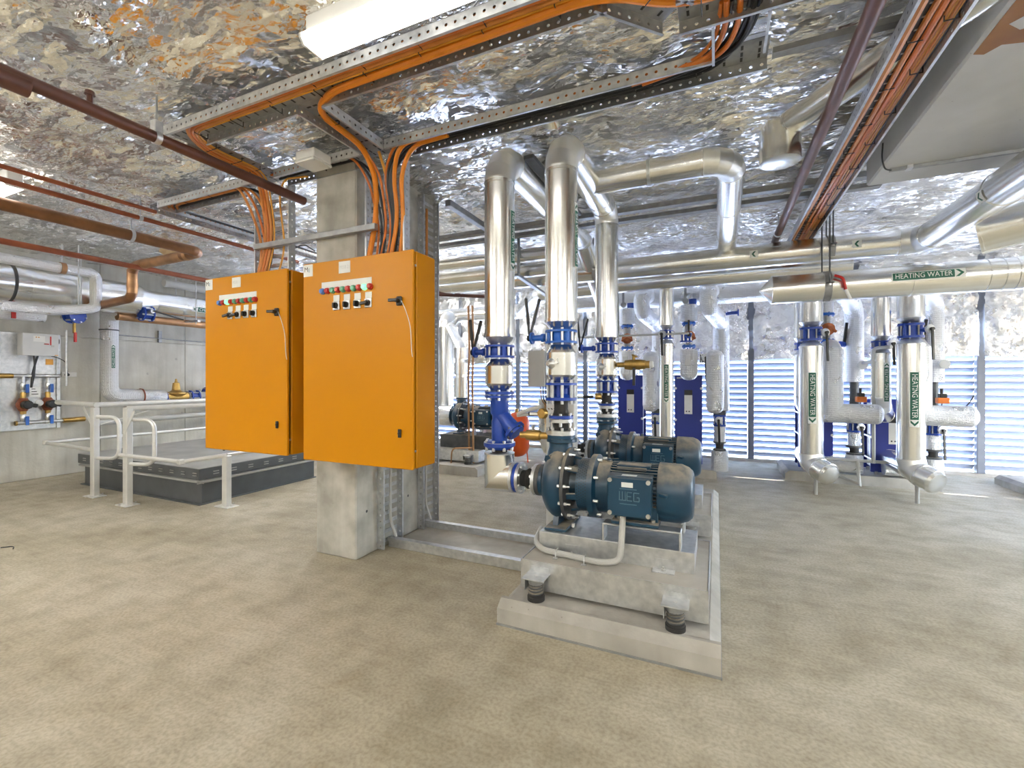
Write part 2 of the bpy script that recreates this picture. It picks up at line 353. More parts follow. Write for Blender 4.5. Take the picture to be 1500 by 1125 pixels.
    def build(s, name, m, parent=None, sharp=32, label=None, kind=None, origin=None):
        if name.endswith(('bolts', 'studs', 'lugs')):          # each bolt, stud or lug a part of its own
            for k in s.islands(): ob = k.build(name[:-1], m, parent, sharp)
            return ob
        me = bpy.data.meshes.new(name)
        if parent is not None: o0 = V(ORG[parent.name])
        elif origin is not None: o0 = V(origin)
        else:
            a = np.array(s.v); o0 = V(((a[:, 0].min() + a[:, 0].max()) / 2, (a[:, 1].min() + a[:, 1].max()) / 2, a[:, 2].min()))
        me.from_pydata([(p[0] - o0.x, p[1] - o0.y, p[2] - o0.z) for p in s.v], [], s.f)
        me.polygons.foreach_set('use_smooth', [True] * len(me.polygons)); me.set_sharp_from_angle(angle=R(sharp))
        me.materials.append(m); me.update()
        ob = bpy.data.objects.new(name, me); COL.objects.link(ob)
        if parent is not None: ob.parent = parent
        else: ob.location = o0
        ORG[ob.name] = tuple(o0)
        if label: ob['label'] = label
        if kind: ob['kind'] = kind
        return ob
ORG = {}
def thing(name, label, cat, loc, group=None):
    o = bpy.data.objects.new(name, None); COL.objects.link(o); o.location = loc; o.empty_display_size = 0.1
    ORG[o.name] = tuple(loc); o['label'] = label; o['category'] = cat
    if group: o['group'] = group
    return o
def tag(o, label, cat, group=None):
    o['label'] = label; o['category'] = cat
    if group: o['group'] = group
    return o
KIDS = {}
def copy_tree(o, delta, label=None, parent=None):
    """a thing with copies of its parts and their sub-parts, moved by delta"""
    c = o.copy(); COL.objects.link(c)
    if parent is None:
        c.location = V(o.location) + V(delta); ORG[c.name] = tuple(c.location)
        if label: c['label'] = label
    else: c.parent = parent; ORG[c.name] = ORG[parent.name]
    for ch in [k for k in bpy.data.objects if k.parent == o]: copy_tree(ch, delta, None, c)
    return c

def text_mesh(body, size):
    cu = bpy.data.curves.new('lettering', 'FONT'); cu.body = body; cu.size = size; cu.align_x = 'CENTER'; cu.align_y = 'CENTER'
    cu.resolution_u = 3
    ob = bpy.data.objects.new('lettering_tmp', cu); COL.objects.link(ob); bpy.context.view_layer.update()
    me = bpy.data.meshes.new_from_object(ob.evaluated_get(bpy.context.evaluated_depsgraph_get()))
    vs = [tuple(v.co) for v in me.vertices]; fs = [tuple(p.vertices) for p in me.polygons]
    bpy.data.objects.remove(ob); bpy.data.curves.remove(cu); bpy.data.meshes.remove(me)
    return vs, fs
def flat_text(body, size, org, u, v, m, parent, lift=0.002, name='lettering', sx=1.0, th=0.0008):
    vs, fs = text_mesh(body, size); u, v = V(u).normalized(), V(v).normalized(); n = u.cross(v); org = V(org)
    b = MB(); k = len(vs)
    b.add([org + u * p[0] * sx + v * p[1] + n * lift for p in vs], fs)
    return b.build(name, m, parent)
def pipe_label(parent, body, c, ax, face, r, length, height, arrow=1, name='pipe_label', size=0.8):
    """printed label wrapped on a pipe: green band with white edge, white lettering and a chevron.
    c: point on the pipe axis at the label's middle, ax: reading direction, face: outward direction"""
    c, ax, face = V(c), V(ax).normalized(), V(face).normalized(); up = face.cross(ax).normalized()
    def P(a, h, lift): q = h / r; return c + ax * a + (face * math.cos(q) + up * math.sin(q)) * (r + lift)
    def patch(a0, a1, h0, h1, lift, n=8):
        vs = []; fs = []
        for i in range(n + 1):
            h = h0 + (h1 - h0) * i / n; vs += [P(a0, h, lift), P(a1, h, lift)]
        for i in range(n): fs.append((2 * i, 2 * i + 1, 2 * i + 3, 2 * i + 2))
        return vs, fs
    H = height / 2; L = length / 2; ch = height * 0.9
    b = MB(); b.add(*patch(-L, L, -H, H, 0.0052)); lab = b.build(name, LABW, parent)
    g = MB(); e = height * 0.07
    a0, a1 = (-L + e, L - e - ch) if arrow > 0 else (-L + e + ch, L - e)
    g.add(*patch(a0, a1, -H + e, H - e, 0.0062)); g.build('label_band', LABG, lab)
    # chevron
    k = MB(); x0 = (L - ch) if arrow > 0 else (-L + ch); sg = 1 if arrow > 0 else -1
    for hs in (-1, 1):
        q = [(x0, hs * H * .8), (x0 + sg * ch * .35, hs * H * .8), (x0 + sg * ch * .85, 0), (x0 + sg * ch * .5, 0)]
        k.add([P(a, h, 0.0068) for a, h in q], [(0, 1, 2, 3)])
    k.build('chevron', LABG, lab)
    vs, fs = text_mesh(body, height * size)
    wd = max(p[0] for p in vs) - min(p[0] for p in vs); sx = (a1 - a0) * 0.92 / wd; mid = (a0 + a1) / 2
    tb = MB(); tb.add([P(mid + p[0] * sx, p[1], 0.0082) for p in vs], fs); tb.build('lettering', LABW, lab)
    return lab
def chevron_label(parent, c, ax, face, r, s=0.07):
    c, ax, face = V(c), V(ax).normalized(), V(face).normalized(); up = face.cross(ax)
    def P(a, h, lift): q = h / r; return c + ax * a + (face * math.cos(q) + up * math.sin(q)) * (r + lift)
    b = MB(); n = 6
    vs = []; fs = []
    for i in range(n + 1): h = -s / 2 + s * i / n; vs += [P(-s / 2, h, .0052), P(s / 2, h, .0052)]
    for i in range(n): fs.append((2 * i, 2 * i + 1, 2 * i + 3, 2 * i + 2))
    b.add(vs, fs); lab = b.build('flow_label', LABW, parent)
    k = MB()
    for hs in (-1, 1): k.add([P(a, h, .0068) for a, h in [(-s * .25, hs * s * .36), (0, hs * s * .36), (s * .3, 0), (s * .05, 0)]], [(0, 1, 2, 3)])
    k.build('chevron', LABG, lab)

def pipe_parts(parent, pts, r, m, elbow=1.9, seam=0.9, seg=28, capn=True, bands=True, gores=4, bandm=None, ename='elbow', mitre=False):
    """straight sections, gored elbows and seam bands of a clad pipe as parts of `parent`"""
    pts = [V(p) for p in pts]; n = len(pts); cuts = []
    if mitre:                                    # lengths cut and butted at 45 degrees
        t = MB().tube(pts, r, seg, False); k = seg
        for i in range(n - 1):
            q = MB().add(t.v[i * k:(i + 2) * k], [(j, (j + 1) % k, k + (j + 1) % k, k + j) for j in range(k)])
            if i == 0: q.f.append(tuple(range(k))[::-1])
            if i == n - 2: q.f.append(tuple(k + j for j in range(k)))
            q.build('pipe_section', m, parent)
        return parent
    for i in range(1, n - 1):
        d1 = (pts[i] - pts[i - 1]); d2 = (pts[i + 1] - pts[i]); ang = d1.angle(d2)
        T = min(r * elbow * math.tan(ang / 2) if ang < 2.6 else r * 2, d1.length * .48, d2.length * .48); cuts.append(T)
    st = pts[0]
    for i in range(n - 1):
        d = (pts[i + 1] - pts[i]).normalized()
        en = pts[i + 1] - d * cuts[i] if i < n - 2 else pts[i + 1]
        L = (en - st).length
        if L > 1e-3:
            MB().lathe([(0, r), (L, r)], st, d, seg).build('pipe_section', m, parent)
            if bands:
                k = max(1, int(L / seam)); ts = [0.012] + [L * j / k for j in range(1, k)] + [L - 0.012]
                for t in ts:
                    MB().lathe([(-.011, r + .0003), (-.009, r + .004), (.009, r + .004), (.011, r + .0003)], st + d * t, d, seg, (False, False)).build('seam_band', bandm or m, parent)
        if i < n - 2:
            d2 = (pts[i + 2] - pts[i + 1]).normalized(); T = cuts[i]; C = pts[i + 1]
            A, B = C - d * T, C + d2 * T; ang = d.angle(d2)
            nrm = d.cross(d2).normalized(); Rr = T / math.tan(ang / 2); cen = A + nrm.cross(d) * Rr
            g = max(2, int(round(gores * ang / (math.pi / 2)))); arc = []
            for j in range(g + 1):
                q = Matrix.Rotation(ang * j / g, 4, nrm); arc.append(cen + q @ (A - cen))
            MB().tube([A - d * .004] + arc + [B + d2 * .004], r + .001, seg, False).gores(seg).build(ename, JACKE if m is JACK else m, parent, sharp=50)
            st = B
    return parent
def pipe_run(name, label, cat, pts, r, m, group=None, **k):
    t = thing(name, label, cat, pts[0], group); pipe_parts(t, pts, r, m, **k); return t
def round_path(pts, rad, n=6):
    pts = [V(p) for p in pts]; out = [pts[0]]
    for i in range(1, len(pts) - 1):
        a, b, c = pts[i - 1], pts[i], pts[i + 1]; d1 = (a - b); d2 = (c - b)
        T = min(rad, d1.length * .48, d2.length * .48); p, q = b + d1.normalized() * T, b + d2.normalized() * T
        for j in range(n + 1):
            s = j / n; out.append(p * (1 - s) ** 2 + b * 2 * s * (1 - s) + q * s * s)
    out.append(pts[-1]); return out
def cable(name, label, pts, r, m, rad=0.12, cat='cable', group=None, seg=8):
    return tag(MB().tube(round_path(pts, rad), r, seg).build(name, m, origin=pts[0]), label, cat, group)
# ------------------------------------------------------------------ setting: floor, walls, ceiling
XL, XR, YB, YF, ZC = -8.7, 6.2, 8.75, -3.6, 3.175
def struct(o): o['kind'] = 'structure'; return o
struct(MB().box(XL - .2, XR + .2, YF - .2, YB + .15, -0.2, 0).build('floor', FLOOR, origin=(0, 0, 0)))
GRND = mat('sunlit paving outside', (0.72, 0.74, 0.78), (0.60, 0.62, 0.66), 1.5, 0.9)
struct(MB().box(-30, 30, YB + .15, 40, -0.3, -0.1).build('ground', GRND, origin=(0, 9, -.3)))
wl = struct(MB().box(XL - .25, XL - .02, YF, YB, 0, 3.3).build('wall_left', CONC, origin=(XL, 0, 0)))
# cast panels with recessed joints
ys = np.arange(YF, YB + .01, 1.235)
for i in range(len(ys) - 1):
    for z0, z1 in ((0.0, 2.02), (2.02, 3.3)):
        MB().box(XL - .03, XL, ys[i] + .004, ys[i + 1] - .004, z0 + .004, z1 - .004, .004).build('concrete_panel', CONC, wl)
# skirting of rough mortar and formwork tie holes on the left wall
for y, z in ((4.46, 1.49), (4.9, 1.75), (5.3, 1.2), (4.1, 1.15), (2.2, 1.6), (5.0, .8)):
    MB().lathe([(0, .022), (.002, .016), (.003, .0)], (XL, y, z), (1, 0, 0), 9, (False, False)).build('tie_hole', CONCC, wl)
struct(MB().box(XL, XR, YF - .2, YF, 0, 3.3).build('wall_front', CONC, origin=(0, YF, 0)))
# right wall: piers left and right of a wide opening that lets the daylight in
rw = struct(MB().box(XR, XR + .2, YF, 5.2, 0, 3.3).box(XR, XR + .2, 7.2, YB, 0, 3.3).box(XR, XR + .2, 5.2, 7.2, 2.2, 3.3).build('wall_right', CONC, origin=(XR, 0, 0)))
# back wall: kerb, posts, louvre slats and foil batts above
wb = struct(MB().box(XL, XR, YB - .05, YB + .12, 0, .05).build('wall_back', CONCP, origin=(0, YB, 0)))
posts = [-8.1, -6.62, -5.15, -3.76, -2.33, -.9, .53, 1.98, 3.44, 4.9]
for x in posts:
    MB().box(x - .045, x + .045, YB - .10, YB, .05, 3.2, .006).build('louvre_post', POST, wb)
edges = [XL] + posts + [XR]
smesh = {}
for a, b in zip(edges[:-1], edges[1:]):
    L = round(b - a - .10, 3)
    if L < .15: continue
    for k in range(17):
        z = .13 + k * .1
        key = L
        if key not in smesh:
            o = MB().prism([(.036, -.039), (.036, -.028), (-.026, .039), (-.037, .039), (-.034, .030), (.027, -.043)], (-L / 2, 0, 0), (0, 1, 0), (0, 0, 1), L)
            # profile drawn in (outward, up); blade falls outwards
            me_o = o.build('louvre_slat', SLAT, None, origin=(0, 0, 0)); me = me_o.data; bpy.data.objects.remove(me_o); smesh[key] = me
        ob = bpy.data.objects.new('louvre_slat', smesh[key]); COL.objects.link(ob); ob.parent = wb
        ob.location = ((a + b) / 2, -.01, z)
# head rail above the louvres
MB().box(XL, XR, YB - .03, YB + .05, 1.78, 1.83).build('head_rail', POST, wb)

# crumpled foil: layered folded noise
LAT = rng.random((256, 256))
def vnoise(x, y):
    xi = np.floor(x).astype(int); yi = np.floor(y).astype(int); fx = x - xi; fy = y - yi
    fx = fx * fx * (3 - 2 * fx); fy = fy * fy * (3 - 2 * fy)
    g = lambda i, j: LAT[i % 256, j % 256]
    return (g(xi, yi) * (1 - fx) + g(xi + 1, yi) * fx) * (1 - fy) + (g(xi, yi + 1) * (1 - fx) + g(xi + 1, yi + 1) * fx) * fy
def ridge(x, y, f, rot, st=1.0, off=0.0):
    c, s = math.cos(rot), math.sin(rot)
    return 1 - np.abs(2 * vnoise((x * c + y * s) * f + off, (-x * s + y * c) * f * st + off * 1.7) - 1)
def crumple(x, y, k=1.0):
    wx = x + .25 * vnoise(x * 1.3, y * 1.3); wy = y + .25 * vnoise(x * 1.3 + 40, y * 1.3 + 9)
    zone = vnoise(x * .8 + 3, y * .8 + 17)                       # direction of the folds drifts from place to place
    h = .016 * ridge(wx, wy, 1.6, .6, 1, 5)
    for rot, st, f, a in ((.35, .35, 5, .011), (1.1, .4, 6, .010), (-.7, .3, 7, .009), (.1, .5, 12, .0048), (1.6, .5, 13, .0045), (.8, .6, 19, .0025)):
        wgt = np.clip(1.7 * np.abs(np.sin(zone * 7 + rot * 2)), 0.25, 1.3)
        h = h + a * wgt * ridge(wx, wy, f, rot, st, rot * 31)
    return h * k
def sheet(name, m, x0, x1, y0, y1, step, keep, zfun, parent=None):
    nx, ny = int(round((x1 - x0) / step)) + 1, int(round((y1 - y0) / step)) + 1
    X, Y = np.meshgrid(np.linspace(x0, x1, nx), np.linspace(y0, y1, ny), indexing='ij')
    Z = zfun(X, Y)
    idx = np.arange(nx * ny).reshape(nx, ny)
    q = np.stack([idx[:-1, :-1], idx[:-1, 1:], idx[1:, 1:], idx[1:, :-1]], -1).reshape(-1, 4)
    cx = (X[:-1, :-1] + step / 2).ravel(); cy = (Y[:-1, :-1] + step / 2).ravel()
    q = q[keep(cx, cy)]
    me = bpy.data.meshes.new(name); co = np.stack([X, Y, Z], -1).reshape(-1, 3)
    me.vertices.add(len(co)); me.vertices.foreach_set('co', co.ravel())
    me.loops.add(q.size); me.loops.foreach_set('vertex_index', q.ravel().astype(np.int32))
    me.polygons.add(len(q)); me.polygons.foreach_set('loop_start', np.arange(0, q.size, 4, dtype=np.int32))
    me.polygons.foreach_set('use_smooth', np.ones(len(q), dtype=bool)); me.update(calc_edges=True); me.validate()
    me.materials.append(m)
    ob = bpy.data.objects.new(name, me); COL.objects.link(ob); ORG[ob.name] = (0, 0, 0)
    if parent is not None:
        ob.parent = parent; ob.location = -V(ORG[parent.name])
    return ob
washers = []
for i in range(-11, 8):
    for j in range(0, 11):
        washers.append((i * .78 + .13 + rng.uniform(-.12, .12), 1.05 + j * .74 + rng.uniform(-.1, .1)))
WX = np.array(washers)
def ceil_z(X, Y):
    sag = np.full(X.shape, .0)
    dmin = np.full(X.shape, 9.)
    for a, b in washers:
        d2 = (X - a) ** 2 + (Y - b) ** 2; dmin = np.minimum(dmin, d2)
    d = np.sqrt(dmin); sag = np.clip(d / .4, 0, 1) ** .8
    ang = 0
    z = ZC - .035 * sag * (0.4 + vnoise(X * 2, Y * 2)) + .030 - crumple(X, Y) * (0.35 + .65 * np.clip(d / .22, 0, 1))
    return z
REC = (1.07, 4.39)       # to the right of x and nearer than y a bare concrete drop panel hangs below the foil
ceiling = sheet('ceiling', FOIL, XL, 5.0, .7, YB, .022, lambda x, y: ~((x > REC[0]) & (y < REC[1])), ceil_z)
struct(ceiling); ORG['ceiling'] = (0, 0, 0)
sheet('foil_sheet', FOIL, XL, REC[0], YF, .7, .06, lambda x, y: x > -99, ceil_z, ceiling)
sheet('foil_sheet', FOIL, 5.0, XR, REC[1], YB, .06, lambda x, y: x > -99, ceil_z, ceiling)
wme = None
for a, b in washers:
    if a > REC[0] - .1 and b < REC[1]: continue
    z = float(ceil_z(np.array([[a]]), np.array([[b]]))[0, 0])
    if wme is None:
        o = MB().lathe([(0, .034), (-.004, .032), (-.005, .012), (-.009, .008)], (0, 0, 0), (0, 0, 1), 16, (False, True)).build('fixing_washer', WHITE, None, origin=(0, 0, 0))
        wme = o.data; bpy.data.objects.remove(o)
    o = bpy.data.objects.new('fixing_washer', wme); COL.objects.link(o); o.parent = ceiling; o.location = (a, b, z - .002)
# the slab above everything and the drop panel at right
sl = struct(MB().box(XL - .2, XR + .2, YF - .2, YB + .2, 3.34, 3.5).build('trim_1', SOFF, origin=(0, 0, 3.34)))
ZD = 2.905
MB().box(REC[0], XR, YF, REC[1], ZD, 3.34, .012).build('drop_panel', SOFF, sl)
MB().bar((1.13, 4.08, ZD - .012), (4.5, 4.08, ZD - .012), .022, .022).build('conduit', GALVD, sl)
for x in (1.24, 1.95, 2.9): MB().box(x - .016, x + .016, 4.055, 4.105, ZD - .027, ZD).build('saddle', GALV, sl)
# old orange primer left on the panel, with a scuff of grey over it (thin layers of paint)
pm = mat('old orange primer', (0.30, 0.125, 0.010), (0.22, 0.085, 0.006), 5, 0.6)
poly = [(1.085, 2.80), (1.13, 2.82), (1.17, 2.77), (1.25, 2.79), (1.36, 2.75), (1.6, 2.77), (2.6, 2.74), (2.6, 1.6), (1.9, 1.5), (1.085, 1.45)]
MB().prism(poly[::-1], (0, 0, ZD - .0005), (1, 0, 0), (0, 1, 0), -.002).build('primer_patch', pm, sl)
sc2 = [(1.13, 2.62), (1.19, 2.68), (1.27, 2.665), (1.31, 2.63), (1.27, 2.58), (1.18, 2.57)]
MB().prism(sc2[::-1], (0, 0, ZD - .0028), (1, 0, 0), (0, 1, 0), -.001).build('scuff_patch', SOFF, sl)

# foil batts on the back wall between the posts
def batt(X, Z): return crumple(X * 1.2 + 31, Z * 1.6 + 8, 1.5) + .012 * np.sin(Z * 9 + 2 * vnoise(X, Z))
for a, b in zip(edges[:-1], edges[1:]):
    if b - a < .2: continue
    nx, nz = int((b - a) / .025), 56
    X, Z = np.meshgrid(np.linspace(a + .03, b - .03, nx), np.linspace(1.72, 3.2, nz), indexing='ij')
    zb = Z.copy(); zb[:, 0] += .03 * (vnoise(X[:, 0] * 4, X[:, 0] * 0) - .5)
    edge = np.clip(np.minimum(X - a, b - X) / .14, 0, 1) ** .6
    Yd = YB - .02 - .07 * edge - batt(X, zb)
    idx = np.arange(nx * nz).reshape(nx, nz); q = np.stack([idx[:-1, :-1], idx[1:, :-1], idx[1:, 1:], idx[:-1, 1:]], -1).reshape(-1, 4)
    mb = MB(); mb.v = [tuple(p) for p in np.stack([X, Yd, zb], -1).reshape(-1, 3)]; mb.f = [tuple(p) for p in q.tolist()]
    mb.build('foil_batt', WFOIL, wb, sharp=180)

# concrete blade column
col_ = struct(MB().box(-2.95, -2.53, 2.70, 3.78, 0, 3.3, .012).build('concrete_column', CONCC, origin=(-2.74, 3.2, 0)))
MB().box(-2.545, -2.515, 3.76, 3.795, 0, 3.3).build('corner_angle', GALV, col_)
for z in (.35, 1.9, 2.45):
    for y in (2.82, 3.35): MB().lathe([(0, .012), (.0015, .009)], (-2.53, y, z), (1, 0, 0), 8).build('tie_hole', DARKI, col_)

# ------------------------------------------------------------------ cable trays (channel with perforated flanges)
def perforated(org, d, up, L, h, pitch=.05, r=.0085, t=.0022, lip=0.012):
    """flange of a tray: a strip with a row of round holes, and a returned lip"""
    org, d, up = V(org), V(d).normalized(), V(up).normalized(); n = d.cross(up); mb = MB()
    k = max(1, int(round(L / pitch))); p = L / k
    for lay in (0, t):
        for i in range(k):
            vs = []
            for j in range(8):
                a = math.pi / 4 * j; vs.append((p * (i + .5) + r * math.cos(a), h * .5 + r * math.sin(a)))
            o = [(p * (i + 1), h * .5), (p * (i + 1), h), (p * (i + .5), h), (p * i, h), (p * i, h * .5), (p * i, 0), (p * (i + .5), 0), (p * (i + 1), 0)]
            vs += o
            fs = [(j, j + 8, (j + 1) % 8 + 8, (j + 1) % 8) for j in range(8)]
            if lay: fs = [f[::-1] for f in fs]
            mb.add([org + d * a + up * b + n * lay for a, b in vs], fs)
    mb.add([org + up * h + n * -.001, org + up * h + n * lip, org + up * h + n * lip + d * L, org + up * h + n * -.001 + d * L], [(0, 1, 2, 3)])
    mb.add([org + up * (h + .002) + n * -.001, org + up * (h + .002) + n * lip, org + up * (h + .002) + n * lip + d * L, org + up * (h + .002) + n * -.001 + d * L], [(0, 3, 2, 1)])
    return mb
def tray(name, label, a, b, w_, out, h=.065, ties=(), m=None, rungs=False, sides=(1, 1), group=None, segs=(None, None), tm=None, sm=None):
    """a, b: centre line on the tray's bed; out: the open side (cables lie on this side of the bed)"""
    m = m or GALV; a, b, out = V(a), V(b), V(out).normalized(); d = (b - a).normalized(); L = (b - a).length; s_ = d.cross(out).normalized()
    t = thing(name, label, 'cable tray', a, group)
    if rungs:
        k = int(L / .075)
        for i in range(k):
            c = a + d * (L * (i + .5) / k)
            MB().bar(c - s_ * w_ / 2, c + s_ * w_ / 2, .03, .006, up=out).build('rung', m, t)
    else:
        # bed with slots: slats across leave narrow slots between them
        mb = MB(); mb.bar(a, b, w_, .003, up=out); mb.build('bed', tm or GALVD, t)
        sl = MB(); k = int(L / .08)
        for i in range(k):
            for q in (-.25, .05, .3):
                c = a + d * (L * (i + .5) / k) + s_ * w_ * q + out * .002
                sl.bar(c - s_ * .016, c + s_ * .016, .012, .001, up=out)
        if k: sl.build('bed_slots', sm or BLACK, t)['kind'] = 'stuff'
    for sd, on, iv in zip((-1, 1), sides, segs):
        if not on: continue
        for t0, t1 in (iv or ((0, L),)):
            o = a + s_ * sd * w_ / 2 + d * t0; LL = t1 - t0
            if sd > 0: perforated(o + d * LL, -d, out, LL, h).build('flange', m, t)
            else: perforated(o, d, out, LL, h).build('flange', m, t)
    for q, s0, s1, hh in ties:
        c = a + d * q
        MB().tube([c + s_ * s0, c + s_ * s0 + out * hh, c + s_ * s1 + out * hh, c + s_ * s1], .0028, 5).build('cable_tie', BLACK, t)
    return t
DN = (0, 0, -1); ZB = 3.075
T1 = tray('cable_tray', 'long galvanised tray under the foil carrying the thick orange cable, nearest the lit batten', (-3.42, 1.90, ZB), (-.42, 1.90, ZB), .20, DN,
          ties=[(q, .0, .085, .035) for q in np.arange(.25, 3.0, .36)] + [(q + .1, -.075, -.01, .03) for q in np.arange(.9, 3.0, .36)], segs=(None, ((.22, 1.09), (1.29, 2.98))))
tray('cable_tray', 'short oblique length of galvanised tray joining two offset top trays', (-.42, 1.90, ZB), (-.16, 2.17, ZB), .2, DN, sides=(1, 1), ties=[(.2, -.06, .0, .05)])
tray('cable_tray', 'galvanised tray holding a bent thick orange cable, at the top edge right of centre', (-.16, 2.17, ZB), (1.3, 2.17, ZB), .2, DN, ties=[(.1, -.06, .04, .05), (.62, -.06, .04, .05)])
T2 = tray('cable_tray', 'long galvanised tray with a black cable bundle passing in front of the column top', (-4.8, 2.62, ZB), (.24, 2.62, ZB), .17, DN,
          ties=[(q, .02, .06, .03) for q in np.arange(3.1, 5.0, .32)] + [(q, -.05, .05, .035) for q in (.3, .65, 1.0, 2.0, 2.3)], segs=(((0, 1.37), (1.57, 2.46), (2.68, 4.78)), ((0, .95), (1.55, 2.3), (2.8, 5.04))))
tray('cable_tray', 'short galvanised tray turning from the lamp side towards the left cabinet feed', (-3.33, 2.0, ZB), (-3.33, 2.54, ZB), .18, DN, sides=(0, 1), ties=[(.1, -.07, .05, .03), (.3, -.06, .06, .03), (.45, -.06, .06, .03)])
tray('cable_tray', 'short galvanised cross tray carrying the thick orange cable towards the right cabinet', (-2.23, 2.0, ZB), (-2.23, 2.54, ZB), .2, DN, ties=[(.2, -.03, .03, .045)])
tray('cable_tray', 'galvanised tray with brown cables receding along the left side behind the left cabinet', (-4.88, 2.56, ZB), (-4.88, 6.6, ZB), .16, DN, ties=[(q, -.06, .03, .03) for q in np.arange(.5, 4, .6)])
tray('cable_tray', 'short galvanised tray with bending cables at the long tray\'s right end', (.10, 2.28, ZB), (.10, 2.56, ZB), .24, DN, rungs=True)
tray('cable_tray', 'galvanised tray packed with orange brown cables beside the bare concrete slab at right', (.823, .6, 2.94), (.823, 6.6, 2.94), .213, DN, tm=DARKI, sm=ALU,
     ties=[(q, -.096, -.046, .042) for q in np.arange(.4, 6, .37)] + [(q + .12, -.018, .042, .030) for q in np.arange(.4, 6, .37)] + [(q + .05, .044, .102, .024) for q in np.arange(.4, 6, .37)])
tray('cable_tray', 'upright cable ladder with red orange cables dropping into the left cabinet', (-3.46, 2.76, 2.1), (-3.46, 2.76, 3.06), .42, (0, -1, 0), rungs=True,
     ties=[(q, -.14, .08, .05) for q in (.25, .45, .65, .8)])
tray('cable_tray', 'upright cable ladder with orange cables dropping into the right cabinet', (-2.285, 2.80, 2.1), (-2.285, 2.80, 3.03), .37, (0, -1, 0), rungs=True,
     ties=[(.22, -.14, -.06, .06), (.42, -.14, -.06, .06), (.6, -.12, -.04, .06), (.3, .04, .12, .05), (.5, .04, .12, .05)])
tray('cable_tray', 'upright perforated ladder on the column side nearest the camera, below the right cabinet', (-2.515, 3.05, .02), (-2.515, 3.05, 3.1), .25, (1, 0, 0), rungs=True)
tray('cable_tray', 'upright perforated ladder at the far edge of the column side, above the floor channel', (-2.515, 3.60, .02), (-2.515, 3.60, 3.1), .25, (1, 0, 0), rungs=True)
tag(MB().bar((.26, 2.66, 3.06), (1.0, 2.66, 3.06), .05, .03).build('flat_strut', GALVD), 'flat grey strut fixed to the foil right of the black cable tray', 'strut')
# struts crossing the ceiling further back
for i, (y, z, h, lab) in enumerate(((4.55, 3.03, .05, 'dull grey channel fixed across the ceiling foil behind the tall jacketed pipes'),
                                    (4.72, 3.0, .04, 'thinner dull grey channel just beyond the ceiling channel behind the tall pipes'))):
    tag(MB().box(-3.4, 1.25, y - .04, y + .04, z, z + h, .004).build('ceiling_channel', GALVD), lab, 'channel', 'ceiling channels')
tag(MB().box(-2.30, -2.24, 3.6, 5.6, 3.0, 3.06, .004).build('ceiling_channel', GALVD), 'slotted channel running away from the column top over the foil', 'channel')
tag(MB().box(-1.30, -1.22, 3.1, 4.4, 3.02, 3.05, .004).build('ceiling_channel', DARKI), 'dark slotted channel between the two front riser tops', 'channel')
tag(MB().bar((-3.62, 2.665, 2.53), (-2.30, 2.665, 2.53), .04, .045, bev=.003).build('support_channel', GALVD), 'grey strut crossing the column face above the right cabinet', 'strut')
# ------------------------------------------------------------------ cables
CG = 'cables in the overhead trays'
zc = ZB - .02
cable('power_cable', 'thickest orange cable, from the top tray across and down into the right cabinet',
      [(1.3, 2.15, zc - .01), (-.15, 2.13, zc - .01), (-.44, 1.93, zc - .01), (-2.02, 1.95, zc - .01), (-2.24, 2.06, zc - .012), (-2.27, 2.5, zc - .02), (-2.33, 2.70, 2.9), (-2.36, 2.735, 2.62), (-2.43, 2.70, 2.2)], .021, CABO, .16, 'cable', CG, 10)
for i, (y, r, m, lab) in enumerate(((1.832, .013, CABB, 'brown orange cable nearest the near flange of the top tray'),
                                    (1.862, .012, CABR, 'red orange cable second from the near flange of the top tray'),
                                    (1.890, .012, CABB, 'brown orange cable third from the near flange of the top tray'),
                                    (1.912, .007, CABY, 'thin amber cable in the middle of the top tray'))):
    xx = -3.40 + i * .035
    cable('power_cable', lab, [(1.2, y + .22, zc), (-.16, y + .24, zc), (-.42, y - .0, zc), (-3.2, y, zc), (xx, 2.1, zc), (xx, 2.52, zc), (xx - .12 + .0 * i, 2.66, 2.9), (xx - .14, 2.72, 2.6), (xx - .22, 2.68, 2.2)], r, m, .2, 'cable', CG)
# left end of the second tray, into the left cabinet
for i, (y, r, m, lab) in enumerate(((2.575, .011, CABB, 'brown orange cable nearest the camera in the left end of the long tray'),
                                    (2.60, .010, CABR, 'red orange cable in the middle of the left end of the long tray'),
                                    (2.64, .011, CABB, 'brown orange cable at the far side of the left end of the long tray'),
                                    (2.675, .012, CABK, 'black cable along the far flange in the left end of the long tray'))):
    cable('power_cable', lab, [(-4.86 + .02 * i, 6.4, zc), (-4.86 + .02 * i, y + .1, zc), (-4.7, y, zc), (-3.72 + .03 * i, y, zc), (-3.60 + .05 * i, y + .03, 2.85), (-3.60 + .045 * i, 2.73, 2.55), (-3.66 + .04 * i, 2.70, 2.2)], r, m, .15, 'cable', CG)
cable('power_cable', 'amber cable looping down beside the right flange of the left ladder', [(-2.95, 2.62, 3.0), (-3.22, 2.62, 3.03), (-3.32, 2.66, 2.9), (-3.33, 2.73, 2.5), (-3.42, 2.70, 2.2)], .008, CABY, .14, 'cable', CG)
# column-head run, red and black cables past the junction box
for i, (y, m, lab) in enumerate(((2.57, CABR, 'red cable sagging under the long tray in front of the column head'), (2.60, CABK, 'black cable over the column head beside the sagging red one'), (2.65, CABK, 'black cable at the back of the long tray over the column head'))):
    cable('power_cable', lab, [(-3.3, y, zc), (-2.98, y, zc + .005), (-2.75, y, zc - .035 * (i == 0)), (-2.45, y, zc), (-2.40 + .04 * i, 2.70, 2.9), (-2.34 + .03 * i, 2.75, 2.55), (-2.36 + .03 * i, 2.72, 2.2)], .009, m, .12, 'cable', CG)
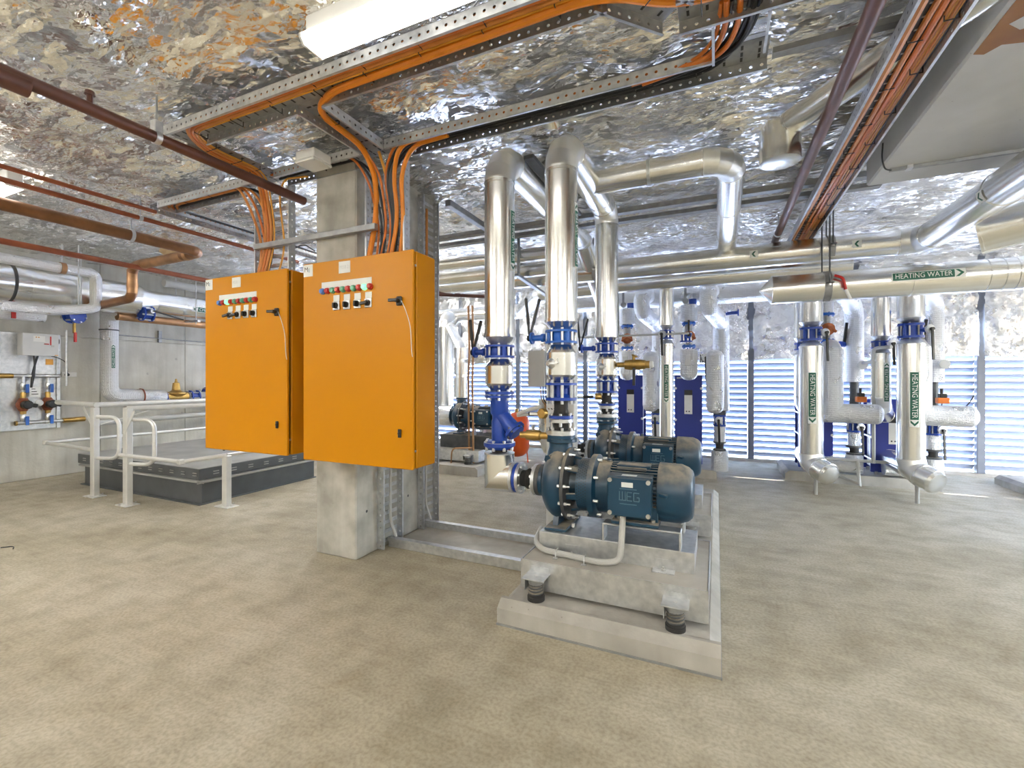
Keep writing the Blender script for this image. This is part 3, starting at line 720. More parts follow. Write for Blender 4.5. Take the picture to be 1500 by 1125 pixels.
# second tray right of the column
for i, (y, r, m, x, lab) in enumerate(((2.555, .010, CABR, -2.24, 'red orange cable along the near flange of the long tray right of the column'),
                                       (2.585, .013, CABK, -2.22, 'black cable nearest the red one in the long tray right of the column'),
                                       (2.612, .013, CABK, -2.20, 'second black cable from the near flange in the long tray right of the column'),
                                       (2.640, .013, CABK, -2.19, 'third black cable from the near flange in the long tray right of the column'),
                                       (2.668, .012, CABK, -2.18, 'black cable against the far flange of the long tray right of the column'))):
    cable('power_cable', lab, [(.02 + .04 * i, 2.2, zc), (.0 + .04 * i, 2.42, zc), (-.1 + .02 * i, y, zc), (x + .2, y, zc), (x, 2.68, 2.92), (x + .01, 2.755, 2.55), (x - .02, 2.72, 2.2)], r, m, .12, 'cable', CG)
cable('power_cable', 'orange cable rising beside the right flange of the right ladder, outer of two', [(-1.7, 2.57, zc - .015), (-2.02, 2.57, zc - .02), (-2.14, 2.66, 2.88), (-2.16, 2.74, 2.6), (-2.22, 2.70, 2.2)], .016, CABO, .14, 'cable', CG)
cable('power_cable', 'orange cable rising beside the right flange of the right ladder, inner of two', [(-1.65, 2.62, zc - .012), (-1.95, 2.62, zc - .02), (-2.09, 2.68, 2.88), (-2.12, 2.755, 2.55), (-2.15, 2.73, 2.2)], .016, CABO, .14, 'cable', CG)
cable('power_cable', 'thin red orange cable in the middle of the right ladder', [(-2.30, 2.5, zc), (-2.26, 2.66, 2.92), (-2.27, 2.75, 2.55), (-2.33, 2.71, 2.2)], .009, CABR, .12, 'cable', CG)
cable('power_cable', 'amber cable in the middle of the right ladder behind the red one', [(-2.24, 2.62, zc), (-2.23, 2.70, 2.9), (-2.235, 2.77, 2.55), (-2.28, 2.73, 2.2)], .011, CABY, .12, 'cable', CG)
for i, x in enumerate((-2.55, -2.50)):
    pass
cable('power_cable', 'orange brown cable on the far ladder beside the column edge', [(-2.49, 3.58, 1.2), (-2.49, 3.58, 3.0)], .012, CABB, .1, 'cable', CG)
# bends at the right end
for i, (x, m, lab) in enumerate(((.02, CABR, 'left red orange cable turning the corner at the long tray\'s right end'), (.075, CABR, 'right red orange cable turning the corner at the long tray\'s right end'),
                                 (.13, CABK, 'black cable turning the corner at the right end of the long tray'))):
    cable('power_cable', lab, [(x + .02, 2.18, zc - .01), (x + .02, 2.36, zc - .015), (x - .05, 2.53, zc - .02), (x - .45, 2.575 + .02 * i, zc - .022)], .013, m, .1, 'cable', CG)
# right-hand tray
names = ['fattest orange brown cable along the left flange of the right hand tray', 'second cable from the left in the right hand tray, orange brown', 'third cable from the left in the right hand tray, deep orange',
         'fourth cable from the left in the right hand tray, orange brown', 'fifth cable from the left in the right hand tray, thin amber', 'sixth cable from the left in the right hand tray, orange brown', 'seventh cable from the left in the right hand tray, thin amber', 'cable against the right flange of the right hand tray, black']
for lab, x, r, m in zip(names, (.752, .818, .846, .872, .888, .902, .914, .923), (.021, .013, .014, .009, .006, .008, .005, .005), (CABB, CABB, CABR, CABB, CABY, CABB, CABY, CABK)):
    pts = [(x + .004 * math.sin(y * 3 + x * 50), y, 2.937 - r - .004 * math.sin(y * 5 + x * 90)) for y in np.arange(.6, 6.7, .3)]
    cable('power_cable', lab, pts, r, m, .05, 'cable', CG)
# loose wires
cable('wire', 'thin black wire drooping from the slab edge to the conduit at right', [(1.03, 3.85, 3.0), (1.05, 3.95, 2.93), (1.09, 4.03, 2.885), (1.14, 4.075, 2.89)], .005, CABK, .1)
cable('wire', 'thin grey wire strung from the left ladder to the column', [(-3.22, 2.74, 2.5), (-3.1, 2.72, 2.51), (-2.95, 2.69, 2.43)], .005, CABK, .1)

# ------------------------------------------------------------------ lamps
def batten(x, y, label, group=None, L=1.25, drop=0.0, dm=None):
    t = thing('batten_light', label, 'light', (x, y, 3.0), group)
    if drop:
        for s_ in (-1, 1): MB().cyl((x + s_ * L * .4, y, 3.10 + drop), (x + s_ * L * .4, y, 3.09), .004, 6).build('suspension_rod', GALV, t)
        t.location.z -= drop
    MB().box(x - L / 2, x + L / 2, y - .05, y + .05, 3.035, 3.14, .006).build('body', WHITE, t)
    prof = [(-.075, .0), (-.075, -.018), (-.055, -.045), (.055, -.045), (.075, -.018), (.075, .0)]
    MB().prism(prof, (x - L / 2, y, 3.04), (0, 1, 0), (0, 0, 1), L).build('diffuser', dm or FILLDIFF, t)
    for s_ in (-1, 1): MB().prism([(a * 1.04, b * 1.05) for a, b in prof], (x + s_ * (L / 2 + .004) - .006, y, 3.04), (0, 1, 0), (0, 0, 1), .012).build('end_cap', WHITE, t)
    return t
batten(-1.17, 1.63, 'lit white batten light on the foil at the top of the picture', dm=DIFF)
batten(-5.95, 1.76, 'lit white batten light at the left edge of the picture', dm=DIFF)
for x, o in ((-6.6, 'leftmost'), (-3.0, 'second from the left'), (.6, 'third from the left'), (4.2, 'rightmost')): batten(x, -2.6, 'batten light on the ceiling behind the camera, ' + o, 'battens behind the camera', 1.5, .235 if x > 1 else 0)  # unseen fill battens, added to brighten the room from behind
for x, o in ((-4.6, 'left of it'), (2.2, 'right of it')): batten(x, -.6, 'batten light on the ceiling just behind the camera, ' + o, 'battens above the camera', 1.5, .235 if x > 1 else 0)  # more unseen fill battens, added to lift the foreground
for x, y, o in ((4.8, 3.6, 'farther away'), (3.7, 1.7, 'nearer the camera')): batten(x, y, 'batten light on the ceiling out of the picture at right, ' + o, 'battens at right', 1.5, .235 if y < 4.5 else 0)  # unseen fill battens, added to lighten the floor at right
batten(-4.4, 5.5, 'batten light hidden behind the orange cabinets', None, 1.2)  # added fill batten, kept out of sight, brightens the back left
batten(-5.6, 7.0, 'batten light hidden far behind the orange cabinets', None, 1.2)  # another added fill batten out of sight, deeper in the back left
batten(-7.9, .8, 'batten light on the ceiling out of the picture at the left wall', None, .6)  # short unseen fill batten, added to brighten the left wall

# ------------------------------------------------------------------ ceiling pipes
def hanger(parent, x, y, z, r, top=3.1, m=None):
    MB().cyl((x, y, z + r), (x, y, top), .006, 6).build('hanger_rod', m or GALVD, parent)
    MB().lathe([(-.015, r + .001), (-.015, r + .006), (.015, r + .006), (.015, r + .001)], (x, y, z), (0, 1, 0), 16, (False, False)).build('hanger_clip', GALV, parent)
p = pipe_run('sprinkler_pipe', 'dark red brown pipe crossing the upper left ceiling to the column', 'pipe', [(-3.07, -2.5, 2.85), (-3.07, 2.69, 2.85)], .034, REDBR, bands=False)
hanger(p, -3.07, 1.62, 2.85, .034)
MB().box(-3.095, -3.045, 1.595, 1.645, 2.87, 2.95, .006).build('hanger_clip', GALV, p)
MB().cyl((-3.07, 1.30, 2.88), (-3.07, 1.30, 2.93), .014, 10).lathe([(0, .024), (.02, .02)], (-3.07, 1.30, 2.925), (0, 0, 1), 10).build('sprinkler_head', REDBR, p)
MB().cyl((-3.07, .95, 2.82), (-3.07, 1.06, 2.82), .045, 12).build('coupling', REDBR, p)
p = pipe_run('sprinkler_pipe', 'dark red brown pipe running away at right beside the packed cable tray', 'pipe', [(.58, -.5, 2.9), (.58, 6.4, 2.9)], .034, REDBR, bands=False)
hanger(p, .58, 5.4, 2.9, .034)
p = pipe_run('drain_pipe', 'thick tan brown pipe under the left ceiling ending in copper bends', 'pipe',
             [(-5.4, -2.5, 2.85), (-5.4, 3.3, 2.85), (-6.86, 3.34, 2.85), (-6.86, 3.34, 2.44), (-8.35, 3.34, 2.36)], .055, BROWN, bands=False)
for y in (2.62,): hanger(p, -5.4, y, 2.85, .055)
for c, ax in (((-6.60, 3.333, 2.85), (1, 0, 0)), ((-6.86, 3.34, 2.60), (0, 0, 1)), ((-5.65, 3.307, 2.85), (1, 0, 0))):
    MB().lathe([(-.03, .058), (-.03, .062), (.03, .062), (.03, .058)], c, ax, 18).build('socket_joint', COPPER, p)
MB().cyl((-6.86, 3.34, 2.80), (-6.86, 3.34, 2.50), .0575, 18).build('copper_sleeve', COPPER, p)
MB().cyl((-5.75, 3.3095, 2.85), (-6.74, 3.337, 2.85), .0575, 18).build('copper_sleeve', COPPER, p)
pipe_run('conduit_pipe', 'slim orange brown pipe highest on the left ceiling, ending at the receding tray', 'pipe', [(-4.75, -2.5, 2.95), (-4.75, 2.5, 2.95)], .018, REDLT, bands=False)
p = pipe_run('conduit_pipe', 'slim brown pipe just above the thick tan one on the left ceiling', 'pipe', [(-4.9, -2.5, 2.9), (-4.9, 4.2, 2.9)], .021, REDLT, bands=False)
hanger(p, -4.9, 2.45, 2.9, .021)
p = pipe_run('sprinkler_pipe', 'red oxide pipe low over the silver ducts at the left wall', 'pipe', [(-6.62, -1.5, 2.8), (-6.62, 6.4, 2.8)], .032, REDLT, bands=False)

# junction box
t = thing('junction_box', 'white junction box under the long tray in front of the column head', 'box', (-2.66, 2.43, 2.9))
MB().box(-2.755, -2.575, 2.34, 2.50, 2.965, 3.03, .006).build('body', WHITE, t)
MB().box(-2.76, -2.57, 2.335, 2.505, 2.945, 2.965, .005).build('cover', WHITE, t)
for a, b in ((-2.745, 2.35), (-2.585, 2.35), (-2.745, 2.49), (-2.585, 2.49)): MB().cyl((a, b, 2.942), (a, b, 2.946), .008, 8).build('cover_screw', STEEL, t)

# ------------------------------------------------------------------ the two orange control cabinets
def cabinet(x0, x1, y0, y1, z0, z1, label, lit, handles, title):
    t = thing('control_cabinet', label, 'cabinet', ((x0 + x1) / 2, y1, z0), 'orange control cabinets')
    MB().box(x0 + .004, x1 - .003, y0 + .045, y1, z0 + .002, z1 - .002, .006).build('body', ORANGE, t)
    MB().box(x0 + .02, x1 - .02, y0 + .018, y0 + .047, z0 + .012, z1 - .012).build('door_gasket', BLACK, t)
    d = MB().box(x0, x1, y0, y0 + .024, z0, z1, .005).build('door', ORANGE, t)
    W = x1 - x0
    def plate(name, a, b, c, e, m, th=.003, lab=None): return MB().box(x0 + a * W, x0 + b * W, y0 - th, y0 + .001, z0 + c, z0 + e, min(.001, th * .4)).build(name, m, d, label=lab)
    H = z1 - z0
    lg = plate('maker_plate', .008, .10, H - .095, H - .008, LABW)
    flat_text('M', .05, (x0 + .037 * W, y0 - .003, z1 - .045), (1, 0, 0), (0, 0, 1), BLACK, d, .001, 'maker_letter')
    flat_text('E', .036, (x0 + .066 * W, y0 - .003, z1 - .052), (1, 0, 0), (0, 0, 1), mat('teal print', (.1, .3, .4)), d, .001, 'maker_letter')
    plate('title_plate', .355, .462, H - .10, H - .018, LABW)
    flat_text(title, .034, (x0 + .408 * W, y0 - .003, z1 - .06), (1, 0, 0), (0, 0, 1), GREYB, d, .001, 'title_lettering', 0.8)
    plate('legend_strip', .19, .655, H - .205, H - .150, LABW)
    for k in range(10):
        x = x0 + (.205 + .049 * k) * W; z = z1 - .215
        m = BLUEL if k == 0 else (RED if k % 2 else GREEN)
        if k == lit: m = LITG
        lb = MB().lathe([(0, .022), (.012, .022), (.013, .018), (.024, .0175), (.028, .012)], (x, y0, z), (0, -1, 0), 18).build('indicator_lamp', m, d)
    for k in range(4):
        x = x0 + (.335 + .098 * k) * W
        MB().box(x - .028, x + .028, y0 - .004, y0, z1 - .292, z1 - .25, .001).build('switch_legend', LABW, d)
        MB().box(x - .03, x + .03, y0 - .012, y0, z1 - .356, z1 - .293, .004).build('switch_plate', GALV, d)
        kb = MB().lathe([(.012, .022), (.022, .021)], (x, y0, z1 - .324), (0, -1, 0), 16)
        if k in handles: kb.bar((x + .012, y0 - .032, z1 - .322), (x - .045, y0 - .040, z1 - .334), .02, .018, up=(0, -1, 0), bev=.004)
        else: kb.bar((x - .0, y0 - .032, z1 - .306), (x, y0 - .032, z1 - .344), .014, .022, up=(0, -1, 0), bev=.004)
        kb.build('selector_switch', BLACK, d)
    # T handle with seal wire, and the lower key lock
    xh, zh = x0 + .895 * W, z1 - .33
    MB().box(xh - .022, xh + .022, y0 - .018, y0, zh - .03, zh + .03, .006).cyl((xh, y0 - .01, zh), (xh, y0 - .045, zh), .014, 12).bar((xh + .015, y0 - .045, zh), (xh - .055, y0 - .050, zh + .002), .018, .02, bev=.004).build('door_handle', BLACK, d)
    cb = MB().tube(round_path([(xh + .02, y0 - .012, zh), (xh + .05, y0 - .014, zh - .05), (x1 - .012, y0 - .010, zh - .16), (x1 - .006, y0 - .004, zh - .35), (x1 - .003, y0 + .02, zh - .42)], .06), .0025, 6)
    cb.build('seal_wire', WHITE, d)
    zl = z0 + .235
    MB().box(xh - .012, xh + .014, y0 - .012, y0, zl - .028, zl + .028, .004).cyl((xh + .001, y0 - .011, zl), (xh + .001, y0 - .016, zl), .009, 12).build('key_lock', BLACK, d)
    for zz in (z0 + .12, z1 - .10): MB().cyl((x1 - .004, y0 + .03, zz), (x1 + .001, y0 + .03, zz), .008, 8).build('edge_screw', STEEL, t)
    for zz in (z0 + .2, z1 - .2): MB().box(x0 + .1, x1 - .1, y1, y1 + .03, zz - .02, zz + .02).build('rear_bracket', GALV, t)
    return t
cabinet(-2.77, -1.79, 2.42, 2.68, .808, 2.24, 'orange steel control cabinet mounted on the concrete column, nearer of the two', 8, (3,), 'MSSB 2')
cabinet(-3.965, -2.985, 2.46, 2.72, .812, 2.245, 'orange steel control cabinet left of the column, with a ladder of red cables above', 2, (0, 1), 'MSSB 1')
# frame that carries the left cabinet
t = thing('cabinet_frame', 'galvanised frame fixing the left orange cabinet to the column', 'frame', (-3.45, 2.76, .75))
MB().box(-3.06, -3.02, 2.74, 2.78, .85, 2.2, .003).build('upright', GALV, t)
MB().box(-3.93, -3.89, 2.74, 2.78, .75, 2.3, .003).build('upright', GALV, t)
for z in (1.0, 2.1): MB().box(-3.93, -2.955, 2.752, 2.79, z - .02, z + .02, .003).build('crossbar', GALV, t)

# floor channels from the column to the pump plinth, with the concrete strip between
tag(MB().box(-2.50, -1.16, 3.10, 3.56, 0, .018, .004).build('concrete_strip', CONCP), 'low concrete strip between two floor channels beside the column', 'concrete strip')
for y, lab in ((3.07, 'galvanised floor channel on the near side of the concrete strip by the column'), (3.58, 'galvanised floor channel on the far side of the concrete strip by the column')):
    t = thing('floor_channel', lab, 'channel', (-1.83, y, 0), 'floor channels')
    MB().box(-2.50, -1.16, y - .03, y + .03, 0, .075, .006).build('channel_body', GALV, t)
    MB().box(-2.50, -1.16, y - .038, y - .03, .05, .079, .001).build('channel_lip', GALV, t)
    MB().tube(round_path([(-2.485, y - .02, .9), (-2.485, y - .02, .22), (-2.44, y - .0, .085)], .12), .012, 8).build('flexible_conduit', PVC, t)
# ------------------------------------------------------------------ pump plinth, inertia bases, pumps
t = tag(MB().prism([(-1.14, 0), (.02, 0), (.02, .095), (-.03, .135), (-1.09, .135), (-1.14, .095)], (0, 5.7, 0), (1, 0, 0), (0, 0, 1), 3.3).build('plinth', CONCP), 'long concrete plinth with sloping edges on the floor under both pump bases', 'plinth')
MB().prism([(2.33, 0), (2.405, 0), (2.405, .135), (2.38, .135), (2.33, .095)], (-1.14, 0, 0), (0, 1, 0), (0, 0, 1), 1.16).build('front_kerb', CONCP, t)
for x, y, hx, hy in ((-.56, 2.328, 1.17, .003), (.022, 4.0, .003, 3.36)):
    MB().box(x - hx / 2, x + hx / 2, y - hy / 2, y + hy / 2, 0, .012).build('edge_strip', GALVD, t)

def inertia(dy, label):
    t = thing('inertia_base', label, 'inertia base', (-.55, 2.9 + dy, .14), 'sprung concrete inertia bases')
    y0, y1 = 2.50 + dy, 3.28 + dy
    MB().box(-1.06, -.04, y0, y1, .165, .325, .004).build('concrete_block', CONCP, t)
    fr = MB().box(-1.064, -.036, y0 - .004, y0, .162, .329).box(-1.064, -.036, y1, y1 + .004, .162, .329).box(-1.064, -1.06, y0, y1, .162, .329).box(-.04, -.036, y0, y1, .162, .329)
    fr.build('steel_frame', GALV, t)
    for x, y, s_ in ((-.945, y0 - .06, -1), (-.19, y0 - .06, -1), (-.945, y1 + .06, 1), (-.19, y1 + .06, 1)):
        sp = MB().box(x - .066, x + .066, y - .06, y + .06, .262, .270, .002).box(x - .055, x - .05, y - .05 * (s_ < 0), y + .06, .20, .265).box(x - .05, x + .055, y - s_ * .055, y - s_ * .05, .2, .3)
        b = sp.build('spring_bracket', CONCP if False else GALV, t)
        MB().lathe([(.0, .050), (.022, .050), (.024, .045), (.036, .045)], (x, y, .135), (0, 0, 1), 20).build('rubber_cup', RUBBER, b)
        hel = [(x + .038 * math.cos(q), y + .038 * math.sin(q), .165 + .066 * q / (2 * math.pi * 4)) for q in np.linspace(0, 2 * math.pi * 4, 56)]
        MB().tube(hel, .0075, 6).build('coil_spring', DARKI, b)
        MB().lathe([(0, .043), (.012, .047), (.03, .047), (.034, .035)], (x, y, .228), (0, 0, 1), 20).build('spring_cap', GALVD, b)
        MB().cyl((x, y, .262), (x, y, .272), .012, 6).build('spring_nut', STEEL, b)
    return t
inertia(0, 'sprung concrete inertia base nearest the camera, under the front pump')
inertia(1.38, 'sprung concrete inertia base under the rear pump')

def frame(dy, label):
    t = thing('steel_frame', label, 'frame', (-.56, 2.9 + dy, .325), 'galvanised pump frames')
    y0, y1 = 2.69 + dy, 3.12 + dy
    MB().prism([(y0, .325), (y0 + .006, .325), (y0 + .006, .43), (y1 - .006, .43), (y1 - .006, .325), (y1, .325), (y1, .436), (y0 + .004, .44), (y0, .436)], (-1.02, 0, 0), (0, 1, 0), (0, 0, 1), .91).build('folded_channel', GALV, t)
    for x in (-1.015, -.115): MB().box(x - .004, x + .004, y0 + .03, y1 - .006, .325, .43).build('end_plate', GALV, t)
    for x in (-.80, -.27):
        c = MB().box(x - .05, x + .05, y0 - .004, y0, .33, .385, .001).box(x - .06, x + .06, y0 - .06, y0, .325, .331, .001)
        c = c.build('hold_down_clip', GALV, t)
        MB().lathe([(0, .012), (.01, .012), (.011, .006), (.022, .006)], (x, y0 - .032, .331), (0, 0, 1), 8).build('clip_bolt', STEEL, c)
    return t
frame(0, 'galvanised folded frame under the front pump'); frame(1.38, 'galvanised folded frame under the rear pump')

def pump(label, dx=0.0, dy=0.0, dz=0.0, name='centrifugal_pump'):
    AY, AZ = 2.9, .715; X1 = (1, 0, 0)
    t = thing(name, label, 'pump', (-.55, AY, .44), 'blue motor pumps')
    c = lambda x: (x, AY, AZ)
    vo = MB(); vo.lathe([(-1.045, .06), (-1.04, .12), (-1.025, .165), (-1.0, .20), (-.97, .222), (-.945, .228), (-.92, .222), (-.895, .212), (-.885, .205), (-.885, .14)], (0, AY, AZ), X1, 40)
    v = vo.build('volute', NAVY, t, sharp=50)
    MB().lathe([(.12, .10), (.20, .088), (.235, .078), (.262, .078)], (-.95, AY + .01, AZ), (0, 0, 1), 24).cyl((-.985, AY - .10, AZ + .165), (-.995, AY - .125, AZ + .165), .03, 6).build('discharge_neck', NAVY, v)
    MB().lathe([(-.0, .10), (.022, .10)], (-.94, AY, .985), (0, 0, 1), 28).build('discharge_flange', NAVYC, v)
    MB().lathe([(-1.075, .105), (-1.052, .105), (-1.05, .07), (-1.03, .07)], (0, AY, AZ), X1, 28).bolts((-1.06, AY, AZ), X1, .085, 8, .011, (-.035, .03), .5).build('suction_flange', NAVYC, v)
    MB().box(-1.0, -.86, AY - .17, AY + .17, .44, .458, .003).prism([(-.115, .455), (.115, .455), (.06, .60), (-.06, .60)], (-.965, AY, 0), (0, 1, 0), (0, 0, 1), .035).build('pump_foot', NAVY, v)
    MB().bolts((-.93, AY, .47), (0, 0, 1), .14, 2, .013, (-.012, .012), .5).build('foot_bolts', STEEL, v)
    # cover flange with studs
    cf = MB().lathe([(-.885, .20), (-.883, .235), (-.862, .235), (-.86, .205), (-.855, .14)], (0, AY, AZ), X1, 40).build('casing_cover', DARKI, t)
    MB().bolts((-.87, AY, AZ), X1, .218, 12, .011, (-.03, .026), .3).bolts((-.87, AY, AZ), X1, .218, 12, .006, (.02, .05), .3).build('cover_studs', STEEL, cf)
    lan = MB().lathe([(-.86, .12), (-.80, .105), (-.79, .15), (-.775, .165), (-.768, .165), (-.768, .1)], (0, AY, AZ), X1, 32)
    for q in range(6):
        a = math.pi / 3 * q + .3; lan.bar((-.86, AY + .17 * math.cos(a), AZ + .17 * math.sin(a)), (-.775, AY + .155 * math.cos(a), AZ + .155 * math.sin(a)), .04, .018, up=(0, math.cos(a), math.sin(a)), bev=.003)
    la = lan.build('lantern', NAVY, t)
    MB().bolts((-.78, AY, AZ), X1, .15, 8, .009, (-.02, .035), .2).build('lantern_bolts', STEEL, la)
    # perforated guard
    gd = MB().lathe([(-.80, .168), (-.715, .168)], (0, AY, AZ), X1, 44, (False, False)).lathe([(-.715, .160), (-.80, .160)], (0, AY, AZ), X1, 44, (False, False)).build('coupling_guard', NAVYC, t)
    ho = MB()
    for i in range(6):
        for j in range(58):
            a = 2 * math.pi * (j + .5 * (i % 2)) / 58; x = -.79 + .0135 * i
            n = V((0, math.cos(a), math.sin(a))); ho.lathe([(0, .0036)], V((x, AY, AZ)) + n * .1686, n, 6, (False, True))
    ho.build('guard_holes', BLACK, gd)['kind'] = 'stuff'
    mf = MB().lathe([(-.735, .16), (-.725, .198), (-.690, .200), (-.684, .19), (-.675, .165), (-.60, .158), (-.59, .150)], (0, AY, AZ), X1, 40).build('motor_flange', NAVY, t)
    MB().bolts((-.685, AY, AZ), X1, .182, 8, .010, (-.01, .03), .4).build('flange_bolts', STEEL, mf)
    # finned motor frame
    mo = MB(); mo.lathe([(-.60, .135), (-.30, .135)], (0, AY, AZ), X1, 40)
    for k in range(44):
        a = 2 * math.pi * k / 44; n = V((0, math.cos(a), math.sin(a)))
        p0 = V((-.595, AY, AZ)) + n * .148; p1 = V((-.305, AY, AZ)) + n * .148
        mo.bar(p0, p1, .007, .034, up=n)
    m_ = mo.build('motor_frame', NAVY, t)
    MB().box(-.56, -.36, AY - .09, AY + .03, AZ + .142, AZ + .163, .004).build('frame_pad', NAVY, m_)
    fc = MB().lathe([(-.318, .165), (-.315, .176), (-.19, .174), (-.15, .158), (-.128, .138), (-.122, .12)], (0, AY, AZ), X1, 40, (False, True)).build('fan_cover', NAVY, t, sharp=40)
    gs = MB()
    for r in (.03, .05, .07, .09, .11):
        for j in range(int(r * 260)):
            a = 2 * math.pi * j / int(r * 260); gs.lathe([(0, .004)], (-.1215, AY + r * math.cos(a), AZ + r * math.sin(a)), X1, 6, (False, True))
    gs.build('fan_grille_holes', BLACK, fc)['kind'] = 'stuff'
    MB().bar((-.30, AY - .165, AZ + .02), (-.255, AY - .185, AZ + .015), .03, .02, bev=.004).build('cover_lug', NAVYC, fc)
    MB().lathe([(0, .02), (.01, .012), (.02, .012)], (-.62, AY, AZ + .16), (0, 0, 1), 12).build('eyebolt_base', NAVY, m_)
    ring = [(-.62, AY + .024 * math.cos(q), AZ + .2 + .024 * math.sin(q)) for q in np.linspace(0, 2 * math.pi, 17)]
    # feet and saddle
    for s_ in (-1, 1): MB().box(-.57, -.30, AY + s_ * .145 - .055, AY + s_ * .145 + .055, .545, .566, .004).box(-.56, -.31, AY + s_ * .135 - .015, AY + s_ * .135 + .015, .56, .65, .003).build('motor_foot', NAVY, m_)
    MB().bolts((-.53, AY - .165, .57), (0, 0, 1), .0, 1, .013, (-.01, .012)).bolts((-.335, AY - .165, .57), (0, 0, 1), .0, 1, .013, (-.01, .012)).build('foot_bolts', STEEL, m_)
    for ys in (AY - .165, AY + .165):
        MB().box(-.62, -.18, ys - .05, ys + .05, .535, .545, .004).box(-.62, -.61, ys - .05, ys + .05, .44, .54).box(-.19, -.18, ys - .05, ys + .05, .44, .54).build('saddle_bracket', GALV, t)
    # terminal box
    tb = MB().box(-.578, -.338, AY - .245, AY - .12, .612, .826, .010).build('terminal_box', NAVYC, t)
    MB().box(-.582, -.334, AY - .252, AY - .238, .608, .832, .006).box(-.582, -.334, AY - .24, AY - .13, .826, .838, .004).build('box_lid', NAVYC, tb)
    for x in (-.566, -.350):
        for z in (.626, .815): MB().lathe([(0, .013), (.012, .013)], (x, AY - .25, z), (0, -1, 0), 10).build('lid_screw', STEEL, tb)
    # raised block letters W E G between two bars
    def stroke(nm, segs):
        mb = MB()
        for x0, z0, x1, z1 in segs: mb.bar((x0, AY - .2535, z0), (x1, AY - .2535, z1), .004, .0068, up=(0, 1, 0))
        mb.build(nm, EDGE, tb)
    stroke('maker_letter', [(-.511, .753, -.511, .703), (-.5144, .703, -.4736, .703), (-.494, .753, -.494, .703), (-.477, .753, -.477, .703)])
    stroke('maker_letter', [(-.468, .75, -.468, .703), (-.468, .75, -.440, .75), (-.468, .727, -.444, .727), (-.468, .703, -.440, .703)])
    stroke('maker_letter', [(-.400, .75, -.430, .75), (-.430, .75, -.430, .703), (-.430, .703, -.400, .703), (-.400, .703, -.400, .725), (-.400, .725, -.413, .725)])
    for z in (.768, .682): MB().box(-.51, -.414, AY - .2545, AY - .252, z - .002, z + .002).build('lettering_bar', EDGE, tb)
    MB().box(-.50, -.435, AY - .2535, AY - .252, .778, .806).build('rating_label', LABW, tb)
    MB().box(-.505, -.42, AY - .22, AY - .185, .838, .8395).build('rating_label', LABW, tb)
    MB().box(-.555, -.38, AY - .115, AY - .03, AZ + .135, AZ + .150, .002).build('name_plate', DARKI, m_)
    return t
pm_ = pump('blue pump and finned motor nearest the camera, with a large embossed terminal box')
cd = tag(MB().tube(round_path([(-.50, 2.70, .615), (-.495, 2.64, .50), (-.50, 2.605, .365), (-.60, 2.585, .348), (-.82, 2.615, .348), (-.98, 2.635, .348), (-1.06, 2.72, .36), (-1.07, 2.86, .40)], .10, 8), .018, 10).build('flexible_conduit', PVC, origin=(-.5, 2.6, .33)), 'grey flexible conduit looping from the front motor terminal box over its concrete base', 'conduit')
for x, y in ((-.70, 2.597), (-.88, 2.622)):
    MB().tube([(x, y - .03, .328), (x, y - .02, .369), (x, y + .02, .369), (x, y + .03, .328)], .004, 6).box(x - .014, x + .014, y - .045, y - .02, .325, .329).build('conduit_clip', GALV, cd)
copy_tree(pm_, (0, 1.38, .0), 'blue pump and finned motor behind the front one, partly hidden by it')
copy_tree(pm_, (-2.80, 3.45, .09), 'dark pump far back beside the right cabinet, on its own concrete base')
inertia(3.45, 'sprung concrete base of the far pump beside the right cabinet').location.x += -3.18

# ------------------------------------------------------------------ clad risers and valve trains
def lat(name, prof, x, y, m, parent, seg=28, sharp=32, **k): return MB().lathe([(z, r) for z, r in prof], (x, y, 0), (0, 0, 1), seg).build(name, m, parent, sharp, **k)
def lever_valve(x, y, z0, z1, r, m, label, neck=.13, lever=.26, group='blue wafer valves', seg=28, br=.72, ndir=(-1, 0, 0), levers=2, lm=None):
    t = thing('butterfly_valve', label, 'valve', (x, y, z0), group)
    f = (z1 - z0) * .16
    for a, b in ((z0, z0 + f), (z1 - f, z1)):
        MB().lathe([(a, r), (b, r)], (x, y, 0), (0, 0, 1), seg).build('flange', m, t)
    MB().lathe([(z0 + f, r * br), (z0 + 2 * f, r * br * 1.06), (z1 - 2 * f, r * br * 1.06), (z1 - f, r * br)], (x, y, 0), (0, 0, 1), seg).build('valve_body', m, t)
    MB().bolts((x, y, (z0 + z1) / 2), (0, 0, 1), r * .88, 8, .009, (-(z1 - z0) / 2 - .012, (z1 - z0) / 2 + .012), .5).build('flange_bolts', STEEL, t)
    lg = MB()
    for q in range(4):
        a = math.pi / 2 * q + .785; lg.cyl((x + r * .8 * math.cos(a), y + r * .8 * math.sin(a), z0 + f), (x + r * .8 * math.cos(a), y + r * .8 * math.sin(a), z1 - f), r * .16, 10)
    lg.build('locating_lugs', m, t)
    n = V(ndir).normalized(); zc_ = (z0 + z1) / 2; c = V((x, y, zc_)); e = c + n * (r + neck)
    nk = MB().cyl(c + n * r * .7, e, .020, 14); nk.lathe([(0, .04), (.014, .04)], e - n * .007, n, 18); nk.lathe([(0, .028), (.02, .028)], c + n * (r + .01), n, 14)
    nk.build('neck', m, t)
    if lever:
        for i in range(levers):
            w_ = V((-.10 + .32 * i, .12 * i, 1)).normalized() if levers > 1 else V((0, 0, 1))
            o = e + n * .018
            h = MB().bar(o, o + w_ * lever * .4, .016, .012, up=n).bar(o + w_ * lever * .35, o + w_ * lever, .024, .018, up=n, bev=.004).lathe([(-.01, .022), (.012, .022)], o, n, 12)
            h.build('lever', lm or BLACK, t)
    return t
